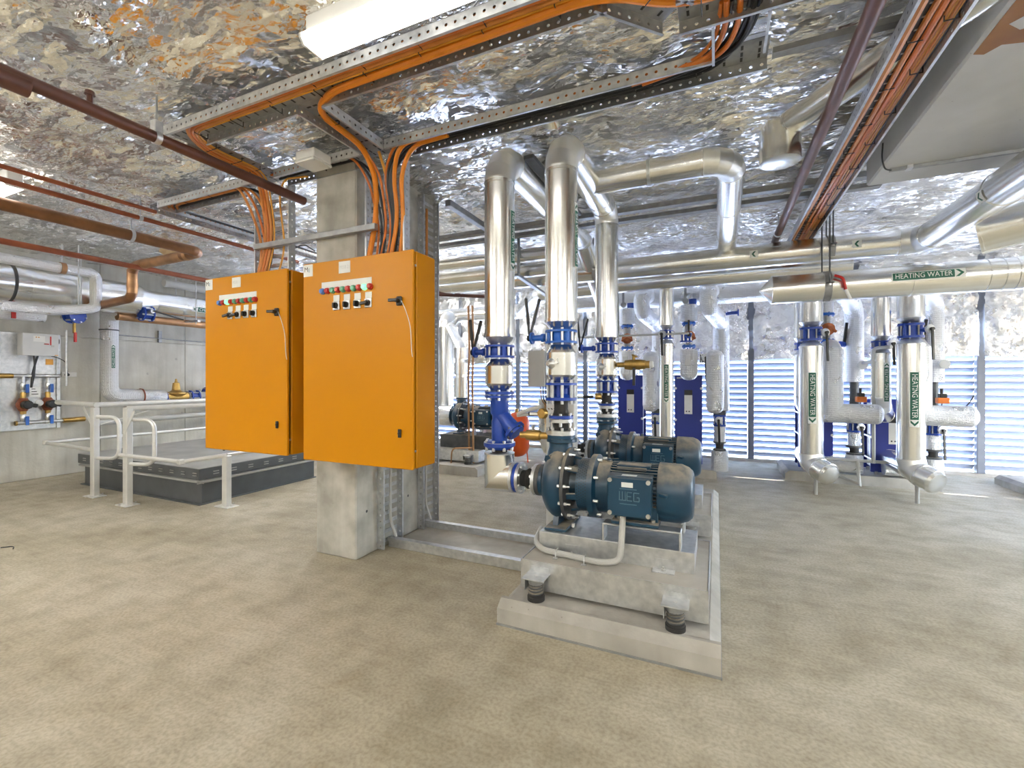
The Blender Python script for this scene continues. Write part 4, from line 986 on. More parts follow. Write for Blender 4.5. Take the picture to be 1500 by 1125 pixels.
def riser_label(p, x, y, z, r, arrow, face=(1, 0, 0), L=.42, h=.055):
    """reads upward when arrow is up, downward when arrow is down"""
    pipe_label(p, 'HEATING WATER', (x, y, z), (0, 0, arrow), face, r, L, h, 1)

X1_, Y1_ = -1.40, 2.90
p = pipe_run('clad_riser', 'tall jacketed riser left of the two front ones, turning back under the foil', 'pipe', [(X1_, Y1_, 1.69), (X1_, Y1_, 2.985), (X1_, 5.05, 2.985), (X1_ - .02, 6.1, 2.5)], .106, JACK, 'clad heating pipes', seam=1.2)
riser_label(p, X1_, Y1_, 2.36, .106, -1, V((1, -.12, 0)))
hb = MB().lathe([(-.012, .110), (-.012, .116), (.012, .116), (.012, .110)], (X1_, 3.95, 2.985), (0, 1, 0), 28, (False, False)).build('pipe_clip', GALVD, p)
t = thing('valve_train', 'steel spool, cones and blue strainer below the left front riser', 'pipe fitting', (X1_, Y1_, .6))
lat('reducing_cone', [(1.637, .064), (1.69, .100), (1.695, .106)], X1_, Y1_, GALV, t)
lat('clad_spool', [(1.315, .06), (1.368, .101), (1.490, .101), (1.54, .06)], X1_, Y1_, JACK, t)
for a, b in ((1.268, 1.285), (1.292, 1.312)): lat('flange', [(a, .104), (b, .104)], X1_, Y1_, BLUE, t)
MB().bolts((X1_, Y1_, 1.29), (0, 0, 1), .09, 8, .010, (-.04, .035), .5).build('flange_bolts', STEEL, t)
b = lat('strainer_body', [(.955, .055), (1.10, .057), (1.12, .050), (1.14, .052), (1.16, .064), (1.27, .066)], X1_, Y1_, BLUE, t)
MB().lathe([(0, .05), (.10, .052), (.16, .055), (.16, .078), (.18, .078), (.18, .06), (.20, .06)], (X1_ + .0, Y1_, 1.16), (.72, -.1, -.68), 24).build('strainer_basket', BLUE, b)
MB().bolts(V((X1_, Y1_, 1.16)) + V((.72, -.1, -.68)).normalized() * .17, (.72, -.1, -.68), .066, 6, .008, (-.02, .02)).build('basket_bolts', DARKI, b)
lat('flange', [(.908, .085), (.93, .112), (.952, .112), (.965, .09)], X1_, Y1_, BLUE, t)
lat('flange_face', [(.9525, .110), (.956, .110)], X1_, Y1_, GALV, t)
MB().bolts((X1_, Y1_, .94), (0, 0, 1), .095, 8, .011, (-.04, .032)).build('flange_bolts', STEEL, t)
lat('neck', [(.875, .055), (.91, .055)], X1_, Y1_, RUBBER, t)
lever_valve(X1_, Y1_, 1.548, 1.636, .105, BLUE, 'blue wafer valve under the left front riser, with dark levers', neck=.09, lever=.24)
p = pipe_run('suction_elbow', 'jacketed mitred elbow feeding the front pump suction', 'pipe', [(X1_, Y1_, .88), (X1_, Y1_, .715), (-1.292, Y1_, .715)], .106, JACK, None, mitre=True)
MB().lathe([(.875, .107), (.882, .107), (.883, .06)], (X1_, Y1_, 0), (0, 0, 1), 28).build('end_ring', GALV, p)
def suction(dy, label):
    t = thing('flexible_coupling', label, 'pipe fitting', (-1.2, Y1_ + dy, .6), 'suction couplings'); c = (0, Y1_ + dy, .715); X_ = (1, 0, 0)
    for a, b_, r, m, nm in ((-1.292, -1.270, .105, GALV, 'flange'), (-1.268, -1.245, .100, BLUE, 'flange'), (-1.243, -1.222, .106, GALV, 'flange'), (-1.222, -1.125, .055, RUBBER, 'bellows'), (-1.127, -1.106, .106, GALV, 'flange'), (-1.104, -1.078, .105, DARKI, 'flange')):
        MB().lathe([(a, r), (b_, r)], c, X_, 28).build(nm, m, t)
    MB().lathe([(-1.20, .055), (-1.175, .07), (-1.15, .055)], c, X_, 28, (False, False)).build('bellows_bulge', RUBBER, t)
    MB().bolts((-1.256, Y1_ + dy, .715), X_, .088, 8, .010, (-.045, .045), .5).bolts((-1.10, Y1_ + dy, .715), X_, .088, 8, .010, (-.04, .045), .5).build('flange_bolts', STEEL, t)
suction(0, 'black rubber coupling with steel and blue flanges at the front pump suction'); suction(1.38, 'rubber coupling with flanges at the rear pump suction')
pipe_run('suction_elbow', 'jacketed elbow feeding the rear pump suction, behind the white post', 'pipe', [(X1_ - .12, Y1_ + 1.38, 1.2), (X1_ - .12, Y1_ + 1.38, .715), (-1.292, Y1_ + 1.38, .715)], .106, JACK, None, gores=2, elbow=1.02)

def discharge(y, dz, lab, off):
    x = -.945
    t = thing('valve_train', lab, 'pipe fitting', (x, y, .99), 'discharge valve trains')
    L = lambda nm, prof, m: lat(nm, [(z + dz, r) for z, r in prof], x, y, m, t)
    L('reducing_cone', [(1.722, .066), (1.768, .1), (1.772, .107)], JACK)
    L('clad_spool', [(1.376, .064), (1.426, .101), (1.572, .101), (1.625, .066)], JACK)
    L('flange', [(1.359, .104), (1.374, .104)], BLUE); L('flange', [(1.258, .104), (1.277, .104)], BLUE)
    L('check_valve_body', [(1.276, .07), (1.30, .05), (1.335, .05), (1.36, .07)], BLUE)
    for q in range(8):
        a = math.pi / 4 * (q + .5); MB().cyl((x + .086 * math.cos(a), y + .086 * math.sin(a), 1.235 + dz), (x + .086 * math.cos(a), y + .086 * math.sin(a), 1.395 + dz), .011, 8).build('tie_rod', GALV, t)
    for q in (0, 1.57, 3.14, 4.71): MB().bar((x + .05 * math.cos(q), y + .05 * math.sin(q), 1.28 + dz), (x + .05 * math.cos(q), y + .05 * math.sin(q), 1.355 + dz), .016, .03, up=(math.cos(q), math.sin(q), 0)).build('body_rib', BLUE, t)
    L('dark_neck', [(1.15, .055), (1.20, .046), (1.258, .046)], RUBBER)
    L('flange', [(1.138, .082), (1.158, .082)], BLUE); L('flange', [(1.112, .08), (1.134, .08)], GALV)
    L('rubber_joint', [(1.06, .046), (1.085, .052), (1.112, .046)], RUBBER)
    L('flange', [(1.032, .100), (1.06, .100)], GALV); L('flange', [(1.008, .095), (1.030, .095)], NAVYC)
    MB().bolts((x, y, 1.126 + dz), (0, 0, 1), .068, 6, .010, (-.04, .045)).bolts((x, y, 1.03 + dz), (0, 0, 1), .084, 8, .010, (-.045, .05), .5).build('flange_bolts', STEEL, t)
    g = MB().lathe([(0, .032), (.012, .036), (.02, .036), (.03, .024), (.05, .016)], V((x - .03, y - .075, 1.50 + dz)), (-.5, -1, 0), 16).build('test_boss', GALV, t)
    MB().cyl((x + .01, y - .1, 1.505 + dz), (x + .01, y - .135, 1.505 + dz), .010, 8).bar((x + .0, y - .13, 1.49 + dz), (x + .02, y - .13, 1.53 + dz), .01, .008).build('test_cock', STEEL, t)
    return t
discharge(2.9, 0, 'valve train of steel spool, blue check valve and flanges above the front pump', 0)
discharge(4.28, .012, 'valve train of steel spool, blue check valve and flanges above the rear pump', 0)
lever_valve(-.945, 2.9, 1.634, 1.722, .107, BLUEB, 'bright blue wafer valve under the middle front riser', neck=.10, lever=.28)
lever_valve(-.945, 4.28, 1.646, 1.735, .107, BLUE, 'blue wafer valve under the riser of the rear pump', neck=.13, lever=.30)
p = pipe_run('clad_riser', 'tallest jacketed riser, above the front pump, turning back under the foil', 'pipe', [(-.945, 2.9, 1.772), (-.945, 2.9, 2.985), (-.945, 3.98, 2.985)], .107, JACK, 'clad heating pipes', seam=1.2)
riser_label(p, -.945, 2.9, 2.34, .107, 1, V((1, -.10, 0)))
MB().lathe([(3.085, .06), (3.14, .004)], (-1.0, 2.86, 0), (0, 0, 1), 16, (False, True)).build('foil_cone', JACK, p)
p = pipe_run('clad_riser', 'jacketed riser above the rear pump, joining the pipe under the foil', 'pipe', [(-.945, 4.28, 1.785), (-.945, 4.28, 2.985), (-.945, 3.985, 2.985)], .107, JACK, 'clad heating pipes', seam=1.2)
riser_label(p, -.945, 4.28, 2.0, .107, 1, V((1, .25, 0)))
p = pipe_run('clad_pipe', 'jacketed branch leaving the middle riser to the right and turning back under the foil', 'pipe', [(-.945, 3.62, 2.985), (.10, 3.62, 2.985), (.10, 6.6, 2.80)], .097, JACK, 'clad heating pipes', seam=.6)
hanger(p, -.47, 3.62, 2.985, .097, 3.12)
MB().lathe([(-.012, .099), (-.012, .103), (.012, .103), (.012, .099)], (-.47, 3.62, 2.985), (1, 0, 0), 28, (False, False)).build('pipe_clip', GALV, p)
# small brass and plastic fittings around the risers
t = thing('brass_valve', 'brass ball valve on a pale plastic branch left of the front pump train', 'valve', (-1.1, 2.8, 1.15))
MB().lathe([(-1.22, .022), (-1.18, .022), (-1.175, .034), (-1.12, .038), (-1.08, .034), (-1.07, .024), (-1.02, .022)], (0, 2.86, 1.02), (1, 0, 0), 16).build('valve_body', BRASS, t)
MB().cyl((-1.13, 2.86, 1.05), (-1.13, 2.86, 1.085), .012, 8).bar((-1.13, 2.86, 1.085), (-1.04, 2.83, 1.10), .016, .006).build('handle', GALVD, t)
t = thing('drain_valve', 'grey plastic branch with a black handled valve left of the front pump train', 'valve', (-1.15, 2.8, 1.17))
MB().tube(round_path([(-1.24, 2.86, 1.155), (-1.18, 2.83, 1.185), (-1.06, 2.84, 1.215)], .04), .014, 10).cyl((-1.245, 2.86, 1.15), (-1.13, 2.85, 1.165), .012, 10).build('plastic_branch', PVC, t)
MB().bar((-1.15, 2.83, 1.165), (-1.065, 2.83, 1.168), .022, .028, bev=.005).build('handle', BLACK, t)
MB().box(-1.135, -1.08, 2.815, 2.818, 1.160, 1.176).build('handle_window', WHITE, t)
MB().lathe([(0, .030), (.012, .036), (.03, .036), (.045, .026)], (-1.05, 2.80, 1.172), (.3, 1, 0), 16).build('brass_boss', BRASS, t)
t = thing('brass_valve', 'brass ball valve pointing right from the spool above the rear pump', 'valve', (-.75, 4.2, 1.5))
MB().lathe([(-.84, .024), (-.775, .024), (-.77, .042), (-.72, .048), (-.64, .048), (-.59, .04), (-.585, .034), (-.55, .034)], (0, 4.26, 1.53), (1, 0, 0), 18).build('valve_body', BRASS, t)
MB().lathe([(-.55, .03), (-.52, .03)], (0, 4.26, 1.53), (1, 0, 0), 16).build('end_plug', WHITE, t)
MB().cyl((-.69, 4.25, 1.57), (-.69, 4.25, 1.62), .014, 8).bar((-.70, 4.25, 1.62), (-.66, 4.22, 1.60), .02, .012).build('stem', BRASS, t)
MB().bar((-.68, 4.20, 1.50), (-.68, 4.19, 1.34), .024, .012, up=(0, 1, 0)).build('handle', BLACK, t)
t = thing('drain_valve', 'small black handled valve left of the flange stack above the rear pump', 'valve', (-1.1, 4.2, 1.2))
MB().lathe([(0, .03), (.03, .032), (.06, .026)], (-1.03, 4.18, 1.235), (1, .2, 0), 14).build('brass_boss', BRASS, t)
MB().cyl((-1.22, 4.2, 1.225), (-1.1, 4.19, 1.23), .012, 8).build('plastic_branch', PVC, t)
MB().bar((-1.14, 4.17, 1.23), (-1.045, 4.17, 1.235), .022, .026, bev=.005).build('handle', BLACK, t)
# white post behind the middle riser, grey box on it
t = thing('square_post', 'white square post rising directly behind the middle front riser', 'post', (-1.29, 4.02, 0))
MB().box(-1.43, -1.165, 3.95, 4.07, 0, 3.1, .006).build('post_body', WHITE, t)
MB().box(-1.45, -1.145, 3.93, 4.09, 0, .012, .002).build('base_plate', GALV, t)
t = thing('control_box', 'pale grey control box fixed beside the white post, wires below', 'box', (-1.52, 4.0, 1.25))
MB().box(-1.60, -1.44, 3.94, 4.06, 1.33, 1.66, .006).build('body', GREYB, t)
MB().box(-1.602, -1.438, 3.925, 3.942, 1.328, 1.662, .005).build('lid', GREYB, t)
for i in range(3): MB().tube(round_path([(-1.5 + .025 * i, 3.99, 1.33), (-1.49 + .02 * i, 3.98, 1.2), (-1.40 + .03 * i, 3.95, 1.12)], .05), .005, 6).build('wire', CABK if i else COPPER, t)
# ------------------------------------------------------------------ headers at the right and back
p = pipe_run('clad_header', 'large jacketed heating header with a green label hanging at right', 'pipe', [(.50, 5.24, 2.29), (6.0, 5.24, 2.29)], .138, JACK, 'clad heating headers', seam=.95)
MB().lathe([(-.10, .012), (0, .135), (.004, .139)], (.50, 5.24, 2.29), (1, 0, 0), 28).build('end_cone', JACK, p)
pipe_label(p, 'HEATING WATER', (1.68, 5.24, 2.29), (1, 0, 0), (0, -1, .12), .138, .50, .075, 1)
def clevis(parent, x, y, z, r, top=3.1, axis=(1, 0, 0)):
    MB().lathe([(-.03, r + .002), (-.03, r + .007), (.03, r + .007), (.03, r + .002)], (x, y, z), axis, 28, (False, False)).build('hanger_band', GALVD, parent)
    for s_ in (-1, 1):
        MB().cyl((x, y + s_ * (r + .035), z - .02), (x, y + s_ * (r + .035), top), .007, 6).box(x - .03, x + .03, y + s_ * (r + .004), y + s_ * (r + .055), z + .0, z + .008).build('hanger_rod', DARKI, parent)
        MB().cyl((x, y + s_ * (r + .035), z - .02), (x, y + s_ * (r + .035), z - .005), .014, 6).build('rod_nut', STEEL, parent)
clevis(p, .96, 5.24, 2.29, .138)
MB().tube(round_path([(1.0, 5.08, 2.36), (1.06, 5.06, 2.33), (1.08, 5.06, 2.22)], .03), .013, 8).build('red_handle', RED, p)
MB().cyl((1.08, 5.06, 2.22), (1.12, 5.07, 2.13), .014, 8).build('cock_stem', WHITE, p)
for x in (2.10, 2.2, 2.28): MB().lathe([(-.006, .139), (-.004, .143), (.004, .143), (.006, .139)], (x, 5.24, 2.29), (1, 0, 0), 28, (False, False)).build('seam_band', JACK, p)
p = pipe_run('clad_header', 'long jacketed header crossing the back with small arrow labels, turning forward at right', 'pipe', [(-4.4, 5.55, 2.73), (1.80, 5.55, 2.72), (1.80, .9, 2.70)], .122, JACK, 'clad heating headers', seam=1.0, elbow=1.6, gores=2)
for x in (-3.62, .36, 1.25): chevron_label(p, (x, 5.55, 2.73), (-1, 0, 0), (0, -1, -.1), .122, .075)
chevron_label(p, (1.80, 4.25, 2.714), (0, 1, 0), (-1, 0, -.35), .122, .08)
clevis(p, 1.05, 5.55, 2.73, .122); clevis(p, -1.35, 5.55, 2.73, .122)
p = pipe_run('clad_header', 'jacketed return header just behind and below the long one', 'pipe', [(-1.2, 6.1, 2.66), (1.35, 6.1, 2.66)], .118, JACK, 'clad heating headers', seam=1.0)
p = pipe_run('clad_header', 'jacketed header low behind the left front riser with a clamp', 'pipe', [(-6.2, 7.2, 2.56), (-3.05, 7.2, 2.56), (-2.3, 6.2, 2.64), (-1.2, 6.1, 2.66)], .125, JACK, 'clad heating headers', seam=1.0)
clevis(p, -3.3, 7.2, 2.56, .125)
p = pipe_run('wrapped_header', 'ribbed foil wrapped header running across the back behind the jacketed ones', 'pipe', [(-2.2, 7.0, 2.60), (6.0, 7.0, 2.60)], .15, PFOIL, bands=False)
p = pipe_run('clad_duct', 'broad jacketed pipe end at the right edge above the heating header', 'pipe', [(1.99, 5.06, 2.60), (3.6, 4.3, 2.88)], .165, JACK, seam=.6)
p = pipe_run('clad_pipe', 'jacketed slanting pipe under the foil at upper right with a capped drop end', 'pipe', [(1.22, 2.29, 3.03), (.37, 3.36, 2.99), (.37, 3.36, 2.82)], .078, JACK, seam=.8, elbow=1.1)
MB().lathe([(2.78, .10), (2.785, .118), (3.0, .118), (3.03, .10)], (.37, 3.36, 0), (0, 0, 1), 28).build('drop_sleeve', JACK, p)
for i, (y, z, r, x0, lab) in enumerate(((4.95, 2.86, .07, -4.2, 'pale jacketed pipe nearest the ceiling channel behind the left front riser'), (5.1, 2.72, .085, -4.2, 'second pale jacketed pipe below the ceiling channel behind the left front riser'))):
    pipe_run('clad_pipe', lab, 'pipe', [(x0, y, z), (-1.55, y, z)], r, JACK, 'clad pipes behind the left riser', seam=.8)
t = thing('pipe_bracket', 'grey angle bracket under pipes behind the left front riser', 'bracket', (-2.0, 4.7, 2.6))
MB().bar((-2.1, 4.8, 2.60), (-2.1, 6.0, 2.52), .05, .03, bev=.002).build('arm', GALVD, t)
MB().cyl((-2.1, 4.86, 2.6), (-2.1, 4.86, 3.08), .018, 8).build('drop_rod', GALVD, t)
pipe_run('sprinkler_pipe', 'short red brown pipe slanting under the pipes beside the right cabinet', 'pipe', [(-4.1, 5.2, 2.62), (-2.9, 5.9, 2.58)], .025, REDBR, bands=False)
for x, y, lab in ((-3.42, 6.0, 'thin copper pipe hanging upright behind the left front riser, left of two'), (-3.35, 6.0, 'thin copper pipe hanging upright behind the left front riser, right of two')):
    tag(MB().tube([(x, y, 2.5), (x + .02, y, 1.9), (x, y, 1.4), (x + .02, y, .02)], .016, 8).build('copper_pipe', COPPER), lab, 'pipe', 'thin upright copper pipes')

# ------------------------------------------------------------------ heat exchanger sets
def lever_down(t, c, n, L, name='lever', m=BLACK):
    c, n = V(c), V(n).normalized()
    MB().lathe([(-.02, .04), (.0, .05), (.012, .05), (.016, .03)], c, n, 18).build('gear_plate', GALV, t)
    MB().bar(c + n * .03, c + n * .03 + V((.01, 0, -L)), .03, .014, up=n, bev=.004).lathe([(.016, .018), (.045, .018)], c, n, 10).build(name, m, t)
def exchanger(x0, x1, y0, y1, z0, z1, label, tagx):
    t = thing('plate_heat_exchanger', label, 'heat exchanger', ((x0 + x1) / 2, (y0 + y1) / 2, z0), 'blue plate heat exchangers')
    MB().box(x0, x1, y0, y0 + .035, z0 + .03, z1, .006).build('front_plate', HXB, t)
    MB().box(x0 + .01, x1 - .01, y1 - .035, y1, z0 + .03, z1, .006).build('rear_plate', HXB, t)
    k = int((y1 - y0 - .1) / .02)
    for i in range(k):
        y = y0 + .045 + i * .02
        MB().box(x0 + .04, x1 - .04, y, y + .013, z0 + .08, z1 - .05, .003).build('plate', STEEL, t)
    for s_ in (x0 + .012, x1 - .012):
        for z in np.linspace(z0 + .2, z1 - .2, 3):
            MB().cyl((s_, y0 - .03, z), (s_, y1 + .03, z), .011, 8).lathe([(0, .02), (.02, .02)], (s_, y0 - .02, z), (0, 1, 0), 6).build('tie_bolt', STEEL, t)
    for s_ in (x0 + .04, x1 - .08): MB().box(s_, s_ + .04, y0, y0 + .05, z0, z0 + .05, .003).box(s_, s_ + .04, y1 - .05, y1, z0, z0 + .05, .003).build('foot', GALVD, t)
    xm = x0 + (x1 - x0) * tagx
    pl = MB().box(xm - .055, xm + .055, y0 - .004, y0, z1 - .58, z1 - .30).build('rating_plate', ALU, t)
    MB().box(xm - .055, xm + .055, y0 - .005, y0 - .001, z1 - .30, z1 - .225).build('plate_header', BLACK, t)
    for q in (-.025, .012): MB().cyl((xm + q, y0 - .004, z1 - .54), (xm + q, y0 - .006, z1 - .54), .010, 10).build('plate_mark', BLACK, pl)
    MB().box(x0 + .03, x0 + .11, y0 - .003, y0, z1 - .055, z1 - .035).build('small_label', LABW, t)
    MB().box(x0 + .20, x0 + .29, y0 - .003, y0, z0 + .12, z0 + .17).build('small_label', LABW, t)
    return t
def bronze_valve(x, y, z, label, s=1.0):
    t = thing('control_valve', label, 'valve', (x, y, z - .15 * s), 'bronze valves between blue flanges')
    for a in (-.16, .14): MB().lathe([((a) * s, .085 * s), ((a + .03) * s, .085 * s)], (x, y, z), (0, 0, 1), 24).bolts((x, y, z + (a + .015) * s), (0, 0, 1), .068 * s, 6, .009, (-.03, .03)).build('flange', BLUEB, t)
    MB().lathe([(-.13 * s, .04 * s), (-.05 * s, .05 * s), (0, .06 * s), (.06 * s, .045 * s), (.14 * s, .05 * s)], (x, y, z), (0, 0, 1), 18).build('neck', GALVD, t)
    n = V((.15, -1, -.25)).normalized(); c = V((x, y, z - .0))
    MB().lathe([(0, .06 * s), (.05 * s, .072 * s), (.07 * s, .072 * s), (.08 * s, .03 * s), (.12 * s, .03 * s)], c, n, 12).bar(c + n * .085 * s + V((-.075, 0, -.03)) * s, c + n * .085 * s + V((0, 0, .02)) * s, .03 * s, .03 * s, up=n, bev=.006).bar(c + n * .085 * s + V((.075, 0, -.03)) * s, c + n * .085 * s + V((0, 0, .02)) * s, .03 * s, .03 * s, up=n, bev=.006).build('bronze_body', BRONZE, t)
    return t
tag(MB().prism([(.87, 0), (2.55, 0), (2.55, .09), (2.50, .13), (.92, .13), (.87, .09)], (0, 8.3, 0), (1, 0, 0), (0, 0, 1), .98).build('plinth', CONCP), 'concrete plinth under the two exchanger sets at right', 'plinth')
def right_set(dx, side):
    lab = lambda s_: s_ + (', left set at right' if side == 0 else ', rightmost set')
    x = 1.057 + dx * 1.26; y = 6.6
    exchanger(1.05 + dx * 1.08, 1.46 + dx * 1.08, 7.5, 7.9, .13, 1.12, lab('blue plate heat exchanger'), .6)
    p = pipe_run('clad_drop', lab('front jacketed drop pipe with a downward green label'), 'pipe', [(x, y, 1.80), (x, y, .36), (x + .14, y - .22, .28)], .128, JACK, 'clad drop pipes', seam=1.3, elbow=1.3, gores=2)
    pipe_label(p, 'HEATING WATER', (x, y, 1.17), (0, 0, -1), (-.05, -1, 0), .128, .62, .085, 1)
    lat('end_cone', [(1.80, .128), (1.865, .075)], x, y, GALV, p)
    MB().lathe([(0, .127), (.03, .11), (.045, .05)], V((x + .14, y - .22, .28)), V((.14, -.22, -.08)), 24).build('end_cap', JACK, p)
    MB().cyl((x + .04, y - .06, 0), (x + .04, y - .06, .2), .02, 10).build('drain_leg', PVC, p)
    pipe_parts(p, [(x, y + .02, .36), (x + .06, 7.52, .36)], .11, JACK, seam=1.2)
    q = pipe_run('clad_stub', lab('jacketed stub above the front drop pipe'), 'pipe', [(x, y, 2.70), (x, y, 2.09)], .125, JACK, 'clad stubs', seam=1)
    lat('end_cone', [(2.03, .07), (2.09, .125)], x, y, GALV, q)
    v = lever_valve(x, y, 1.865, 2.03, .12, BLUE, lab('blue wafer valve with hanging black lever on the front drop'), neck=.06, lever=0, ndir=(.8, -1, 0))
    lever_down(v, V((x, y, 1.95)) + V((.8, -1, 0)).normalized() * .19, (.5, -1, 0), .34)
    # return riser behind
    xr, yr = 1.04 + dx * 1.08, 7.05
    q = pipe_run('clad_riser', lab('jacketed return riser behind the front drop, upward green label'), 'pipe', [(xr, yr, 1.72), (xr, yr, 1.08), (xr + .16, 7.5, .92)], .10, JACK, 'clad return risers', seam=1.2, elbow=1.2, gores=2)
    pipe_label(q, 'HEATING WATER', (xr, yr, 1.36), (0, 0, 1), (.32, -1, 0), .10, .48, .062, 1)
    lat('end_cone', [(1.72, .1), (1.78, .06)], xr, yr, GALV, q)
    v = lever_valve(xr, yr, 1.78, 1.87, .10, BLUE, lab('blue wafer valve with hanging black lever on the return riser'), neck=.05, lever=0, ndir=(.5, -1, 0))
    lever_down(v, V((xr, yr, 1.825)) + V((.5, -1, 0)).normalized() * .15, (.4, -1, 0), .26)
    q = pipe_run('clad_riser', lab('upper jacketed length of the return riser'), 'pipe', [(xr, yr, 1.93), (xr, yr, 2.55)], .10, JACK, 'upper return risers', seam=1.2)
    lat('end_cone', [(1.87, .06), (1.93, .1)], xr, yr, GALV, q)
    # foil wrapped L pipe with bronze valve
    xf, yf = 1.33 + dx * 1.12, 6.9
    fw = pipe_run('wrapped_pipe', lab('foil wrapped elbow pipe pointing right'), 'pipe', [(xf, yf + .14, 1.80), (xf, yf, 1.72), (xf, yf, .97), (xf + .45, yf - .06, .97)], .12, PFOIL, 'foil wrapped elbow pipes', mitre=True)
    MB().lathe([(0, .12), (.03, .105), (.055, .06), (.06, .01)], (xf + .45, yf - .06, .97), (.45, -.06, 0), 24, (False, True)).build('rounded_end', PFOIL, fw)
    bronze_valve(xf - .03, yf + .2, 2.06, lab('bronze control valve between bright blue flanges'), 1.15)
    pipe_run('wrapped_pipe', lab('short foil wrapped length above the bronze valve'), 'pipe', [(xf - .03, yf + .2, 2.26), (xf - .03, yf + .2, 2.5)], .085, PFOIL, 'short foil lengths above bronze valves', bands=False)
    # tall foil riser
    xt, yt = 1.66 + dx * 1.06, 7.35
    q = pipe_run('wrapped_riser', lab('tall foil wrapped riser with a round gauge'), 'pipe', [(xt - .25, yt - .5, 2.5), (xt, yt, 2.36), (xt, yt, 1.36)], .105, PFOIL, 'tall foil wrapped risers', bands=False)
    MB().lathe([(0, .055), (.03, .058), (.032, .05), (.034, .05)], (xt + .06, yt - .11, 1.58), (.1, -1, 0), 20).build('gauge', GREYB, q)
    MB().bar((xt - .115, yt - .02, 1.86), (xt - .10, yt - .1, 2.14), .03, .03, bev=.004).build('black_lever', BLACK, q)
    MB().cyl((xt - .10, yt, 1.86), (xt - .17, yt - .06, 1.86), .04, 12).build('blue_stem', BLUE, q)
    t = thing('actuator_valve', lab('small valve with an orange actuator under the tall foil riser'), 'valve', (xt, yt, 1.0), 'valves with orange actuators')
    lat('valve_body', [(1.06, .05), (1.36, .05)], xt, yt, DARKI, t)
    MB().box(xt - .01, xt + .10, yt - .17, yt - .08, 1.10, 1.17, .006).build('actuator', TAGO, t)
    MB().box(xt + .01, xt + .08, yt - .165, yt - .085, 1.17, 1.22, .006).cyl((xt + .04, yt - .12, 1.22), (xt + .04, yt - .12, 1.28), .015, 8).build('actuator_cap', BLACK, t)
    MB().tube(round_path([(xt + .04, yt - .13, 1.10), (xt + .02, yt - .15, .98), (xt + .25, yt - .16, 1.05), (xt + .33, yt - .14, 1.2)], .08), .006, 6).build('wire', CABK, t)
    # lower valve with flanges and foil elbow
    v = lever_valve(xt, yt, .70, .84, .085, BLUE, lab('low blue wafer valve with hanging lever under the foil riser'), neck=.03, lever=0, ndir=(.4, -1, 0))
    lever_down(v, V((xt, yt, .77)) + V((.4, -1, 0)).normalized() * .12, (.4, -1, 0), .36)
    q = pipe_run('wrapped_pipe', lab('low foil wrapped elbow pipe running left to the exchanger'), 'pipe', [(xt, yt, .40), (xt, yt, .255), (xt - .50, yt + .0, .255)], .10, PFOIL, 'low foil elbow pipes', mitre=True)
    for z, r, m in ((.40, .088, DARKI), (.425, .05, RUBBER), (.495, .088, DARKI), (.52, .07, PFOIL)):
        lat('flange' if r > .08 else 'spool', [(z, r), (z + (.022 if r > .08 else .07 if m == RUBBER else .18), r)], xt, yt, m, q)
    lat('collar', [(.84, .08), (.92, .08), (1.06, .05)], xt, yt, PFOIL, q)
right_set(0, 0); right_set(.765, 1)
t = thing('drain_pipework', 'white plastic drain pipework standing on the floor before the right exchangers', 'pipe', (1.55, 7.2, 0))
MB().tube(round_path([(1.0, 7.25, .34), (2.15, 7.2, .34)], .05), .020, 10).build('header_tube', PVC, t)
MB().tube([(1.66, 7.2, .34), (1.66, 7.1, .06), (1.28, 7.6, .16)], .020, 10).build('drop_tube', PVC, t)
t = thing('plastic_pipework', 'thin pale pipework between the two exchanger sets at right', 'pipe', (1.75, 6.9, 0))
MB().tube(round_path([(1.70, 7.3, 1.6), (1.78, 7.0, 1.62), (1.78, 7.0, 1.78), (1.9, 6.8, 1.78)], .06), .022, 10).tube([(1.78, 7.0, 1.62), (1.78, 7.0, .35)], .02, 10).build('tube', PVC, t)
tag(MB().prism([(3.39, 0), (6.0, 0), (6.0, .12), (3.44, .12), (3.39, .08)], (0, 8.2, 0), (1, 0, 0), (0, 0, 1), 5.2).build('plinth', CONCP), 'bare concrete plinth at the right edge of the picture', 'plinth')

